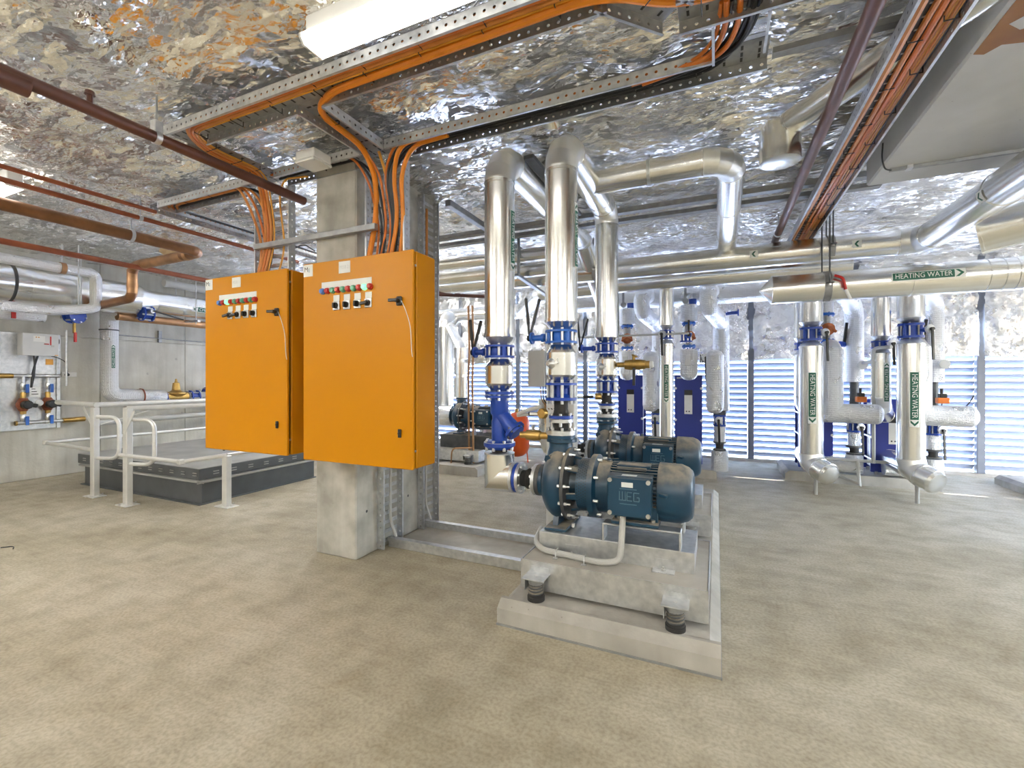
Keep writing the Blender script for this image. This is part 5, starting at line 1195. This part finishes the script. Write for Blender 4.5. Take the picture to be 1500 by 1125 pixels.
# centre sets behind the pumps
tag(MB().prism([(-1.85, 0), (0, 0), (0, .09), (-.04, .12), (-1.8, .12), (-1.85, .09)], (0, 8.0, 0), (1, 0, 0), (0, 0, 1), 1.05).build('plinth', CONCP), 'concrete plinth under the two exchanger sets behind the pumps', 'plinth')
def centre_set(x, lab2, full):
    lab = lambda s_: s_ + lab2
    exchanger(x - .19, x + .19, 7.2, 7.62, .12, 1.46, lab('tall blue plate heat exchanger'), .5)
    # canister with bronze valve
    y = 6.75; xc = x + .03
    q = pipe_run('wrapped_canister', lab('foil wrapped canister before the blue exchanger'), 'pipe fitting', [(xc, y, 1.80), (xc, y, 1.47)], .115, PFOIL, 'foil canisters', bands=False)
    lat('round_end', [(1.38, .02), (1.395, .07), (1.43, .105), (1.47, .115)], xc, y, PFOIL, q)
    MB().box(xc - .045, xc + .03, y - .125, y - .110, 1.58, 1.72, .003).build('grey_tag', GREYB, q)
    bronze_valve(xc, y, 2.0, lab('bronze control valve between bright blue flanges'), 1.05)
    pipe_parts(q, [(xc, y, 1.52), (xc, 7.3, 1.52)], .09, PFOIL, bands=False)
    q = pipe_run('wrapped_canister', lab('upper foil wrapped length above the bronze valve'), 'pipe fitting', [(xc, y, 2.19), (xc, y, 2.42)], .11, PFOIL, 'upper foil lengths', bands=False)
    lat('valve_neck', [(2.42, .05), (2.50, .05)], xc + .05, y, BLUE, q)
    MB().lathe([(0, .04), (.02, .04)], (xc - .04, y - .06, 2.47), (0, -1, 0), 16).bar((xc - .04, y - .09, 2.47), (xc - .04, y - .09, 2.68), .03, .012, up=(0, 1, 0)).build('lever', GALVD, q)
    # foil drop from the header
    xd, yd = x + .34, 6.55
    q = pipe_run('wrapped_drop', lab('foil wrapped bend dropping from the ribbed header'), 'pipe', [(xd - .02, yd + .42, 2.62), (xd - .06, yd - .1, 2.55), (xd - .06, yd - .12, 2.32), (xd + .10, yd + .35, 2.18)], .105, PFOIL, 'foil bends under the header', bands=False, elbow=1.3)
    MB().cyl((xd + .15, yd + .1, 2.26), (xd + .29, yd + .1, 2.27), .022, 10).lathe([(0, .045), (.015, .045)], (xd + .29, yd + .1, 2.27), (1, 0, 0), 12).build('blue_stem', BLUE, q)
    # tall foil riser behind and the front length with rounded foot
    q = pipe_run('wrapped_riser', lab('tall foil wrapped riser beside the blue exchanger'), 'pipe', [(xd + .10, 7.1, 2.3), (xd + .10, 7.1, .95)], .105, PFOIL, 'tall foil risers at the centre', bands=False)
    q = pipe_run('wrapped_riser', lab('front foil wrapped length with a rounded foot'), 'pipe', [(xd + .02, 6.75, 1.72), (xd + .02, 6.75, 1.03)], .11, PFOIL, 'front foil lengths at the centre', bands=False)
    lat('round_end', [(.93, .03), (.945, .07), (.98, .10), (1.03, .11)], xd + .02, 6.75, PFOIL, q); lat('round_end', [(1.72, .11), (1.77, .08), (1.79, .03)], xd + .02, 6.75, PFOIL, q)
    v = lever_valve(xd + .08, 7.0, .74, .90, .085, BLUE, lab('blue wafer valve with hanging lever under the tall foil riser'), neck=.02, lever=0, ndir=(-.1, -1, 0))
    lever_down(v, (xd + .07, 6.88, .83), (-.1, -1, 0), .34)
    q = thing('flanged_spool', lab('foil spool with black flanges at the riser foot'), 'pipe fitting', (xd + .08, 7.0, .12), 'flanged spools at the centre')
    for z0, z1, r, m, nm in ((.12, .40, .11, PFOIL, 'foil_elbow'), (.40, .425, .085, DARKI, 'flange'), (.425, .50, .05, RUBBER, 'rubber_joint'), (.50, .525, .085, DARKI, 'flange'), (.525, .74, .075, PFOIL, 'foil_spool'), (.90, .96, .085, DARKI, 'collar')):
        lat(nm, [(z0, r), (z1, r)], xd + .08, 7.0, m, q)
    if full:
        v = lever_valve(xd - .13, 6.9, 1.63, 1.74, .05, DARKI, lab('dark flanged valve with black lever beside the foil canister'), neck=.02, lever=0, ndir=(.2, -1, 0))
        lever_down(v, (xd - .10, 6.80, 1.69), (.2, -1, 0), .32)
centre_set(-1.22, ', left central set', False)
centre_set(-.38, ', right central set', True)
x, y = -.60, 6.3
p = pipe_run('clad_drop', 'jacketed drop pipe with a downward green label between the two blue exchangers', 'pipe', [(x, y, 1.86), (x, y, .50), (x, 7.2, .40)], .088, JACK, 'clad drop pipes at the centre', seam=1.3, elbow=1.3)
pipe_label(p, 'HEATING WATER', (x, y, 1.34), (0, 0, -1), (.05, -1, 0), .088, .50, .062, 1)
lat('end_cone', [(1.86, .088), (1.91, .055)], x, y, GALV, p)
q = pipe_run('clad_stub', 'jacketed stub with a small arrow above the drop between the blue exchangers', 'pipe', [(x, y, 2.62), (x, y, 2.10)], .092, JACK, seam=1)
lat('end_cone', [(2.05, .055), (2.10, .092)], x, y, GALV, q)
v = lever_valve(x, y, 1.92, 2.04, .085, BLUE, 'blue wafer valve with a hanging black lever between the blue exchangers', neck=.03, lever=0, ndir=(-.3, -1, 0))
lever_down(v, (x - .04, y - .12, 1.98), (-.3, -1, 0), .28)
lever_valve(x + .22, y + .35, 1.90, 2.02, .08, BLUE, 'blue wafer valve half hidden right of the central drop', neck=.05, lever=.2, ndir=(.3, -1, .2), levers=1)
p = pipe_run('clad_riser', 'jacketed riser partly hidden right of the central drop, with a label', 'pipe', [(x + .24, y + .6, 2.6), (x + .24, y + .6, 2.05)], .08, JACK, seam=1.2)
tag(MB().tube([(-1.75, 6.2, 1.98), (-.32, 6.2, 1.98)], .014, 8).build('thin_pipe', PVC), 'thin pale pipe crossing in front of the foil canisters', 'pipe')

# ------------------------------------------------------------------ far left of the risers: far pump piping, vessels, sight glass
tag(MB().prism([(-4.45, 0), (-3.10, 0), (-3.10, .10), (-3.14, .135), (-4.41, .135), (-4.45, .10)], (0, 6.85, 0), (1, 0, 0), (0, 0, 1), 1.15).build('plinth', CONCP), 'concrete plinth under the far pump beside the right cabinet', 'plinth')
tag(MB().box(-4.0, -3.06, 6.12, 6.6, .325, .53, .006).build('steel_frame', DARKI), 'dark steel frame under the far pump', 'frame')
p = pipe_run('clad_pipe', 'jacketed suction pipe lying level into the far pump', 'pipe', [(-4.75, 6.35, .805), (-3.88, 6.35, .805)], .16, JACK, seam=.5)
MB().lathe([(0, .16), (-.03, .12), (-.035, .0)], (-4.75, 6.35, .805), (1, 0, 0), 24, (False, False)).build('end_cap', COPPER, p)
p = pipe_run('clad_riser', 'jacketed riser of separate sleeves above the far pump', 'pipe', [(-4.35, 7.2, 2.5), (-4.30, 6.9, 2.30), (-3.78, 6.36, 1.9), (-3.745, 6.35, 1.08)], .085, JACK, seam=1.4)
for a, b in ((1.10, 1.42), (1.47, 1.66), (1.72, 1.9)): MB().lathe([(a, .085), (a + .004, .125), (b - .004, .125), (b, .085)], (-3.745, 6.35, 0), (0, 0, 1), 24).build('sleeve', JACK, p)
pipe_run('clad_riser', 'pale jacketed riser with a mitred top beside the right cabinet', 'pipe', [(-4.42, 6.95, .9), (-4.42, 6.95, 2.45), (-4.42, 7.2, 2.55)], .13, JACK, seam=1)
t = thing('sight_gauge', 'pale panel with a sight glass beside the right cabinet', 'gauge', (-4.05, 5.75, .9))
MB().box(-4.35, -3.95, 5.78, 5.81, .95, 1.95, .006).build('back_panel', GREYB, t)
MB().cyl((-4.02, 5.74, 1.42), (-4.02, 5.74, 1.75), .035, 14).build('glass_tube', GLASS, t)
MB().cyl((-4.02, 5.74, 1.75), (-4.02, 5.74, 1.80), .05, 14).lathe([(1.36, .01), (1.42, .04)], (-4.02, 5.74, 0), (0, 0, 1), 14).build('fitting', STEEL, t)
MB().box(-4.03, -4.005, 5.772, 5.78, 1.0, 1.34).build('scale', WHITE, t)
MB().box(-4.34, -4.30, 5.8, 5.84, 0, .96).box(-3.99, -3.95, 5.8, 5.84, 0, .96).build('stand', GALV, t)
t = thing('expansion_vessel', 'orange expansion vessel on the floor behind the blue strainer', 'vessel', (-3.06, 7.0, 0))
lat('vessel_body', [(.10, .05), (.12, .12), (.18, .19), (.26, .215), (.47, .218), (.475, .222), (.485, .222), (.49, .218), (.68, .215), (.76, .19), (.82, .12), (.84, .04)], -3.06, 7.0, ORV, t, sharp=60)
for q in range(3):
    a = 2.1 * q + .4; MB().bar((-3.06 + .17 * math.cos(a), 7.0 + .17 * math.sin(a), .2), (-3.06 + .19 * math.cos(a), 7.0 + .19 * math.sin(a), 0), .05, .02, bev=.003).build('leg', ORV, t)
MB().cyl((-3.06, 7.0, .84), (-3.06, 7.0, .9), .03, 10).build('top_valve', BRASS, t)
t = thing('dosing_vessel', 'small white vessel on a stand behind the blue strainer, left of the orange one', 'vessel', (-3.66, 7.05, 0))
lat('vessel_body', [(.16, .05), (.18, .10), (.24, .125), (.66, .125), (.72, .10), (.745, .04)], -3.66, 7.05, GREYB, t, sharp=60)
for q in range(3):
    a = 2.1 * q + .9; MB().cyl((-3.66 + .11 * math.cos(a), 7.05 + .11 * math.sin(a), .24), (-3.66 + .13 * math.cos(a), 7.05 + .13 * math.sin(a), 0), .012, 8).build('leg', GALV, t)
MB().cyl((-3.66, 7.05, .745), (-3.66, 7.05, .92), .012, 8).lathe([(.86, .03), (.90, .045), (.94, .03)], (-3.66, 7.05, 0), (0, 0, 1), 12).build('top_fitting', BRASS, t)
for z in (.30, .60): MB().cyl((-3.74, 6.95, z), (-3.79, 6.90, z), .018, 8).build('side_valve', RED, t)
tag(MB().tube(round_path([(-4.0, 5.9, .52), (-4.0, 5.88, .2), (-3.98, 5.88, .03)], .1), .012, 8).tube(round_path([(-3.3, 5.9, .38), (-3.62, 5.86, .36), (-3.64, 5.85, .02)], .08), .012, 8).build('copper_drain', COPPER), 'thin copper drain lines beside the far pump base', 'pipe')
# ------------------------------------------------------------------ left wall services
p = pipe_run('clad_main', 'very large jacketed main along the left wall under the ceiling', 'pipe', [(-8.05, -2.0, 2.58), (-8.05, 3.95, 2.60)], .235, JACK, 'chilled water mains', seam=1.1)
MB().lathe([(3.95, .235), (4.15, .17), (4.2, .17)], (-8.05, 0, 2.60), (0, 1, 0), 28).build('reducer', JACK, p)
for y in (2.60, 3.36): MB().lathe([(-.015, .236), (-.015, .241), (.015, .241), (.015, .236)], (-8.05, y, 2.6), (0, 1, 0), 28, (False, False)).build('strap', DARKI, p)
p2 = pipe_run('clad_main', 'jacketed chilled water main along the left wall, narrower and labelled', 'pipe', [(-8.05, 4.2, 2.60), (-8.05, 8.2, 2.60)], .17, JACK, 'chilled water mains', seam=1.1)
pipe_label(p2, 'CHILLED WATER', (-8.05, 5.0, 2.60), (0, 1, 0), (1, 0, -.25), .17, .62, .085, -1)
for q_, y in ((p, 3.2), (p2, 4.68)):
    MB().cyl((-7.78, y, 2.3), (-7.78, y, 3.1), .008, 6).cyl((-8.32, y, 2.3), (-8.32, y, 3.1), .008, 6).box(-8.4, -7.7, y - .02, y + .02, 2.33, 2.36).build('trapeze_hanger', GALV, q_)
pipe_run('clad_pipe', 'grey plastic pipe above the labelled main at the left wall', 'pipe', [(-8.15, 4.4, 2.95), (-8.15, 8.0, 2.95)], .06, PVC, seam=2)
p = pipe_run('wrapped_pipe', 'crinkled foil wrapped pipe over the great main, dropping and turning back under it', 'pipe', [(-7.55, -1.5, 2.80), (-7.55, 3.26, 2.80), (-7.55, 3.26, 2.34), (-7.62, 2.85, 2.26), (-7.75, -1.5, 2.22)], .062, PFOIL, bands=False, elbow=1.1, gores=2)
MB().lathe([(-.025, .064), (-.025, .072), (.025, .072), (.025, .064)], (-7.55, 2.92, 2.80), (0, 1, 0), 18, (False, False)).build('pipe_clip', COPPER, p)
MB().cyl((-7.55, 2.92, 2.86), (-7.55, 2.92, 3.1), .008, 6).build('hanger_rod', GALV, p)
MB().cyl((-7.40, 3.02, 2.34), (-7.40, 3.02, 3.1), .008, 6).build('hanger_rod', GALV, p)
p = pipe_run('wrapped_pipe', 'thick foil wrapped pipe below the great main at the left edge', 'pipe', [(-8.25, -1.5, 2.23), (-8.25, 3.0, 2.25)], .09, PFOIL, bands=False)
MB().box(-8.16, -8.14, 2.66, 2.70, 2.17, 2.27).build('red_tag', RED, p)
p = pipe_run('copper_main', 'copper pipe along the left wall below the labelled main, with a blue valve', 'pipe', [(-8.1, 3.75, 2.33), (-8.1, 8.3, 2.33)], .06, COPPER, bands=False)
def wall_valve(x, y, z, label, r=.12, ax=(0, 1, 0), lever=True):
    t = thing('butterfly_valve', label, 'valve', (x, y, z - r), 'blue valves at the left wall')
    for a, b, rr, nm in ((-.07, -.05, r, 'flange'), (-.05, .05, r * .72, 'valve_body'), (.05, .07, r, 'flange')): MB().lathe([(a, rr), (b, rr)], (x, y, z), ax, 24).build(nm, BLUE, t)
    MB().bolts((x, y, z), ax, r * .85, 6, .012, (-.095, .095)).build('flange_bolts', STEEL, t)
    if x < -8.3: MB().box(-8.70, x - r * .6, y - .02, y + .02, z - .02, z + .02).build('wall_bracket', GALV, t)
    if lever:
        MB().cyl((x + r * .5, y, z + .01), (x + r * 1.5, y, z + .02), .03, 12).build('neck', GALV, t)
        MB().bar((x + r * 1.5, y, z + .03), (x + r * 1.7, y + .42, z - .06), .03, .02, bev=.005).build('lever', BLACK, t)
    return t
wall_valve(-7.95, 4.05, 2.40, 'blue valve with a long black lever below the copper bend at the left wall')
wall_valve(-8.35, 3.36, 2.30, 'blue flanged valve under the foil pipe near the wall box', .11, (1, .25, 0), False)
t = thing('drain_cock', 'small brass cock with a red handle under the blue wall flange', 'valve', (-8.45, 3.40, 1.95))
MB().cyl((-8.45, 3.40, 2.22), (-8.45, 3.40, 2.06), .018, 10).build('body', BRASS, t); MB().box(-8.435, -8.41, 3.385, 3.415, 1.93, 2.07, .004).build('handle', RED, t)
MB().cyl((-8.50, 3.33, 2.1), (-8.50, 3.33, 1.3), .012, 8).build('pipe', GALV, t)
# vertical foil pipe with label, elbow to the reducing valve
p = pipe_run('wrapped_riser', 'foil wrapped riser with a green label on the left wall', 'pipe', [(-8.12, 3.80, 2.44), (-8.42, 3.80, 2.36), (-8.42, 3.80, 1.15), (-8.42, 4.55, 1.10)], .11, PFOIL, bands=False, elbow=1.1, gores=3)
pipe_label(p, 'CHILLED WATER', (-8.42, 3.80, 1.74), (0, 0, 1), (1, .0, 0), .11, .36, .05, 1)
MB().lathe([(-.008, .112), (-.008, .12), (.008, .12), (.008, .112)], (-8.42, 3.80, 2.14), (0, 0, 1), 24, (False, False)).build('clamp', DARKI, p)
MB().lathe([(-.01, .112), (-.01, .12), (.01, .12), (.01, .112)], (-8.42, 4.22, 1.125), (0, 1, 0), 24, (False, False)).build('clamp', REDLT, p)
t = thing('reducing_valve', 'brass pressure reducing valve with a tall bonnet on the left wall pipe', 'valve', (-8.42, 4.74, 1.0))
lat('bonnet', [(1.10, .09), (1.13, .13), (1.15, .15), (1.165, .15), (1.18, .10), (1.21, .062), (1.33, .05), (1.34, .025), (1.40, .012)], -8.42, 4.74, BRASS, t)
MB().lathe([(-.17, .08), (.17, .08)], (-8.42, 4.74, 1.09), (0, 1, 0), 20).build('valve_body', BRASS, t)
wall_valve(-8.42, 4.50, 1.09, 'blue valve on the wall pipe left of the brass reducing valve', .10, lever=False)
wall_valve(-8.42, 5.02, 1.09, 'blue valve on the wall pipe just right of the brass reducing valve', .11, lever=False)
wall_valve(-8.42, 5.30, 1.12, 'blue valve furthest along the wall pipe beside the left cabinet', .13, lever=False)
p = pipe_run('clad_pipe', 'pale level pipe along the left wall behind the guard rail', 'pipe', [(-8.45, 3.6, .74), (-8.45, 8.0, .80)], .045, PVC, seam=3)
for y in (3.75, 4.9, 6.1, 7.4): MB().box(-8.699, -8.49, y - .02, y + .02, .76 + .0136 * (y - 3.6) - .02, .76 + .0136 * (y - 3.6)).build('wall_bracket', GALV, p)
p = pipe_run('clad_pipe', 'pale pipe beyond the wall valves towards the back corner', 'pipe', [(-8.42, 4.92, 1.10), (-8.42, 8.2, 1.10)], .07, PVC, seam=3)
for y in (5.7, 7.0): MB().box(-8.699, -8.40, y - .02, y + .02, 1.00, 1.03).build('wall_bracket', GALV, p)
# wall pump panel
t = thing('pump_panel', 'galvanised wall panel with twin red circulating pumps', 'panel', (-8.66, 3.0, .7))
MB().box(-8.695, -8.665, 2.66, 3.33, .70, 2.03, .003).build('back_plate', GALV, t)
for y in (2.70, 3.30): MB().box(-8.665, -8.64, y - .02, y + .02, .70, 2.03, .002).build('side_channel', GALV, t)
for z, y0, y1 in ((1.44, 2.5, 3.30), (.80, 2.84, 3.35)):
    MB().cyl((-8.60, y0, z), (-8.60, y1, z), .024, 12).build('manifold', GALV, t)
    MB().cyl((-8.60, y0 - .0, z), (-8.60, y0 + .3 * (z > 1) + .02, z), .032, 12).build('brass_end', BRASS, t)
    for y in (2.98, 3.16): MB().lathe([(-.02, .03), (.02, .03)], (-8.60, y, z), (0, 1, 0), 10).build('collar', STEEL, t)
MB().cyl((-8.60, 3.33, .80), (-8.60, 3.58, .805), .035, 12).build('brass_end', BRASS, t)
for y in (2.92, 3.17):
    MB().cyl((-8.60, y, .80), (-8.60, y, 1.44), .020, 10).build('riser', STEEL, t)
    for z in (1.30, .86):
        MB().lathe([(-.05, .02), (-.03, .03), (.03, .03), (.05, .02)], (-8.60, y, z + .0), (0, 0, 1), 10).build('ball_valve', STEEL, t)
        MB().box(-8.565, -8.55, y + .01, y + .045, z - .09, z + .03, .003).build('blue_handle', BLUEB, t)
    MB().lathe([(1.13, .028), (1.2, .03), (1.22, .024)], (-8.60, y, 0), (0, 0, 1), 10).lathe([(.92, .03), (.97, .034)], (-8.60, y, 0), (0, 0, 1), 10).build('union', BRASS, t)
    MB().lathe([(0, .07), (.06, .075), (.09, .06)], (-8.62, y, 1.05), (1, 0, 0), 16).lathe([(.96, .04), (1.0, .06), (1.1, .06), (1.14, .04)], (-8.60, y, 0), (0, 0, 1), 14).build('pump_body', RED if False else REDLT, t)
    MB().lathe([(.09, .055), (.17, .055), (.18, .045)], (-8.62, y, 1.05), (1, 0, 0), 16).bar((-8.50, y, 1.06), (-8.45, y + .09, 1.03), .05, .05, bev=.006).build('pump_head', BLACK, t)
MB().lathe([(0, .04), (.02, .043), (.024, .036)], (-8.50, 3.04, 1.07), (1, 0, 0), 18).build('dial', GREYB, t)
tg = MB().box(-8.60, -8.595, 2.98, 3.09, 1.15, 1.29).build('white_tag', LABW, t)
for k in range(3): MB().box(-8.5945, -8.594, 3.0, 3.07 - .015 * k, 1.185 + .035 * k, 1.195 + .035 * k).build('tag_line', BLACK, tg)
t = thing('controller_box', 'pale grey controller box at the top of the galvanised wall panel', 'box', (-8.55, 3.05, 1.72))
MB().box(-8.66, -8.50, 2.88, 3.24, 1.72, 2.02, .006).build('body', GREYB, t)
MB().box(-8.502, -8.485, 2.875, 3.245, 1.715, 2.025, .005).build('lid', GREYB, t)
MB().box(-8.486, -8.482, 3.15, 3.165, 1.87, 1.99).build('red_stripe', RED, t)
MB().box(-8.486, -8.482, 3.09, 3.14, 1.875, 1.89).build('red_mark', RED, t)
MB().box(-8.486, -8.483, 2.98, 3.10, 1.91, 1.99).build('display_panel', WHITE, t)
for y in (3.01, 3.035): MB().cyl((-8.484, y, 1.97), (-8.481, y, 1.97), .008, 8).build('lamp', CABY, t)
MB().box(-8.486, -8.482, 3.20, 3.235, 1.725, 1.735).build('yellow_label', CABY, t)
MB().box(-8.486, -8.482, 3.165, 3.195, 1.845, 1.87).build('grey_label', PVC, t)
for i, (y, e) in enumerate(((3.02, 2.98), (3.06, 3.0))): MB().tube(round_path([(-8.58, y, 1.72), (-8.58, 3.03, 1.6), (-8.58, 3.02 - .02 * i, 1.44), (-8.57, 2.99, 1.28)], .05), .012, 8).build('black_hose', BLACK, t)
MB().tube(round_path([(-8.58, 3.20, 1.72), (-8.58, 3.28, 1.70), (-8.6, 3.37, 1.64), (-8.64, 3.40, 1.48)], .05), .006, 6).build('black_lead', BLACK, t)
MB().tube(round_path([(-8.6, 3.245, 2.0), (-8.6, 3.29, 1.97), (-8.6, 3.29, 1.9), (-8.62, 3.25, 1.85)], .03), .007, 6).build('black_lead', BLACK, t)
MB().box(-8.664, -8.660, 3.17, 3.25, 1.60, 1.68).build('warning_label', CABY, t)
t = thing('power_outlet', 'white double power outlet on the wall right of the pump panel', 'outlet', (-8.68, 3.43, 1.43))
MB().box(-8.70, -8.675, 3.35, 3.52, 1.43, 1.50, .004).build('faceplate', WHITE, t); MB().cyl((-8.675, 3.40, 1.46), (-8.63, 3.40, 1.46), .022, 12).build('plug', BLACK, t)
t = thing('socket_box', 'white box on the left wall at the picture edge by the pump panel', 'box', (-8.64, 2.55, 1.47))
MB().box(-8.70, -8.58, 2.40, 2.70, 1.50, 1.64, .006).build('body', WHITE, t)
t = thing('strut_bracket', 'small grey strut bracket high on the left wall beside the cabinet', 'bracket', (-8.66, 4.62, 2.0))
MB().box(-8.699, -8.655, 4.60, 4.65, 2.02, 2.22, .003).build('upright', GALVD, t); MB().cyl((-8.66, 3.9, 2.10), (-8.66, 6.5, 2.06), .010, 8).build('rod', GALVD, t)

# ------------------------------------------------------------------ floor hatch and guard rail
t = thing('floor_hatch', 'large slate grey raised hatch with a flat lid behind the guard rail', 'hatch', (-6.45, 3.95, 0))
MB().box(-7.68, -5.22, 3.20, 4.75, 0, .25, .004).build('kerb', HATCH, t)
MB().box(-7.70, -5.20, 3.16, 4.77, -.0, .012, .002).build('base_flange', HATCH, t)
MB().prism([(0, .235), (-.05, .25), (-.05, .268), (0, .285)], (-7.72, 3.20, 0), (0, 1, 0), (0, 0, 1), 2.54).build('drip_moulding', HATCHT, t)
MB().prism([(0, .235), (.05, .25), (.05, .268), (0, .285)][::-1], (-5.22, 4.79, 0), (1, 0, 0), (0, 0, 1), 1.64).build('drip_moulding', HATCHT, t)
MB().box(-7.74, -5.18, 3.15, 4.80, .285, .405, .005).build('lid_skirt', HATCH, t)
MB().box(-7.74, -5.18, 3.15, 4.80, .405, .412, .003).build('lid_top', HATCHT, t)
for k in range(12):
    for z in (.335, .362):
        x = -7.60 + k * .21; MB().prism([(0, 0), (-.008, -.004), (-.008, -.008), (0, -.012)], (x, 3.15, z), (0, 1, 0), (0, 0, 1), .065).build('vent_slot', HATCHT, t)
for k in range(7):
    for z in (.335, .362):
        y = 3.30 + k * .21; MB().box(-5.18, -5.172, y, y + .065, z - .010, z).build('vent_slot', HATCHT, t)
g = thing('guard_rail', 'satin aluminium guard rail with two hooped gate posts around the grey hatch', 'guard rail', (-5.95, 2.9, 0))
def post(x, y, h, w_=.055): 
    b = MB().box(x - w_, x + w_, y - .03, y + .03, 0, h, .005).build('post', ALU, g)
    MB().box(x - .11, x + .11, y - .07, y + .07, 0, .012, .003).bolts((x, y, .012), (0, 0, 1), .075, 4, .009, (0, .012), .5).build('base_plate', ALU, b)
    for z in (.62, h - .06, .45): MB().cyl((x - w_ - .012, y, z), (x - w_ + .001, y, z), .012, 8).build('rail_bolt', DARKI, b)
    return b
post(-6.76, 2.91, 1.06, .042); post(-5.955, 2.857, 1.08, .042); post(-4.90, 3.27, .56, .04); post(-4.90, 4.9, .56, .04)
def rail(a, b, r=.024, nm='rail', m=ALU): MB().tube([a, b], r, 12).build(nm, m, g)
for x, y in ((-6.71, 2.91), (-5.905, 2.857)):
    MB().tube(round_path([(x, y, .95), (x + .30, y + .08, .95), (x + .30, y + .08, .46), (x, y, .46)], .13, 8), .021, 12).build('hoop', ALU, g)
rail((-7.75, 2.95, 1.10), (-6.72, 2.91, 1.09), .030, 'top_rail'); rail((-6.76, 2.91, 1.09), (-6.5, 5.6, 1.10), .030, 'top_rail')
rail((-5.98, 2.857, 1.07), (-5.70, 4.0, 1.075), .030, 'top_rail'); rail((-5.70, 4.0, 1.075), (-5.5, 5.4, 1.08), .026, 'top_rail')
MB().box(-5.74, -5.66, 3.92, 4.0, 1.03, 1.11, .006).build('rail_clamp', DARKI, g)
rail((-7.90, 2.9, .575), (-6.80, 2.90, .555), .022, 'mid_rail'); rail((-7.90, 2.9, .575), (-7.75, 6.6, .58), .022, 'mid_rail')
rail((-6.05, 2.83, .555), (-5.12, 2.93, .53), .022, 'mid_rail'); rail((-5.12, 2.93, .53), (-4.90, 3.27, .565), .022, 'mid_rail'); rail((-4.90, 3.27, .565), (-4.88, 4.9, .565), .020, 'mid_rail')
for p_ in ((-5.12, 2.93, .53), (-7.90, 2.9, .575)): MB().box(p_[0] - .03, p_[0] + .03, p_[1] - .03, p_[1] + .03, p_[2] - .026, p_[2] + .026, .006).build('corner_joint', ALU, g)
MB().bar((-6.95, 2.88, 1.06), (-6.78, 2.90, .82), .035, .006, up=(0, 1, 0)).build('brace', ALU, g)
MB().bar((-5.79, 2.84, 1.05), (-5.96, 2.825, .80), .035, .008, up=(0, 1, 0)).build('brace', ALU, g)
MB().bar((-6.68, 2.93, .86), (-6.45, 3.6, 1.08), .02, .01).build('brace', ALU, g)

# small loose things
FOAM = mat('tan expanding foam', (0.62, 0.46, 0.27), (0.50, 0.36, 0.20), 14, 0.8, 0, 0.3, 40)
fb = MB(); n1, n2 = 18, 12
for i in range(n2 + 1):
    for j in range(n1):
        a, b = math.pi * i / n2, 2 * math.pi * j / n1; q = 1 + .22 * math.sin(3 * b + 2 * a) + .15 * math.sin(5 * a + b * 2)
        fb.v.append((-6.55 + .15 * q * math.sin(a) * math.cos(b), 3.66 + .12 * q * math.sin(a) * math.sin(b), 3.07 + .065 * q * math.cos(a)))
for i in range(n2):
    for j in range(n1): fb.f.append((i * n1 + j, (i + 1) * n1 + j, (i + 1) * n1 + (j + 1) % n1, i * n1 + (j + 1) % n1))
tag(fb.build('foam_patch', FOAM, sharp=180), 'lumpy tan expanding foam on the ceiling foil above the copper bends', 'foam')
tag(MB().tube(round_path([(-5.40, 1.70, .004), (-5.34, 1.76, .006), (-5.27, 1.73, .004)], .04), .004, 6).build('wire_offcut', CABK), 'small dark wire offcut lying on the bare floor at far left', 'wire')
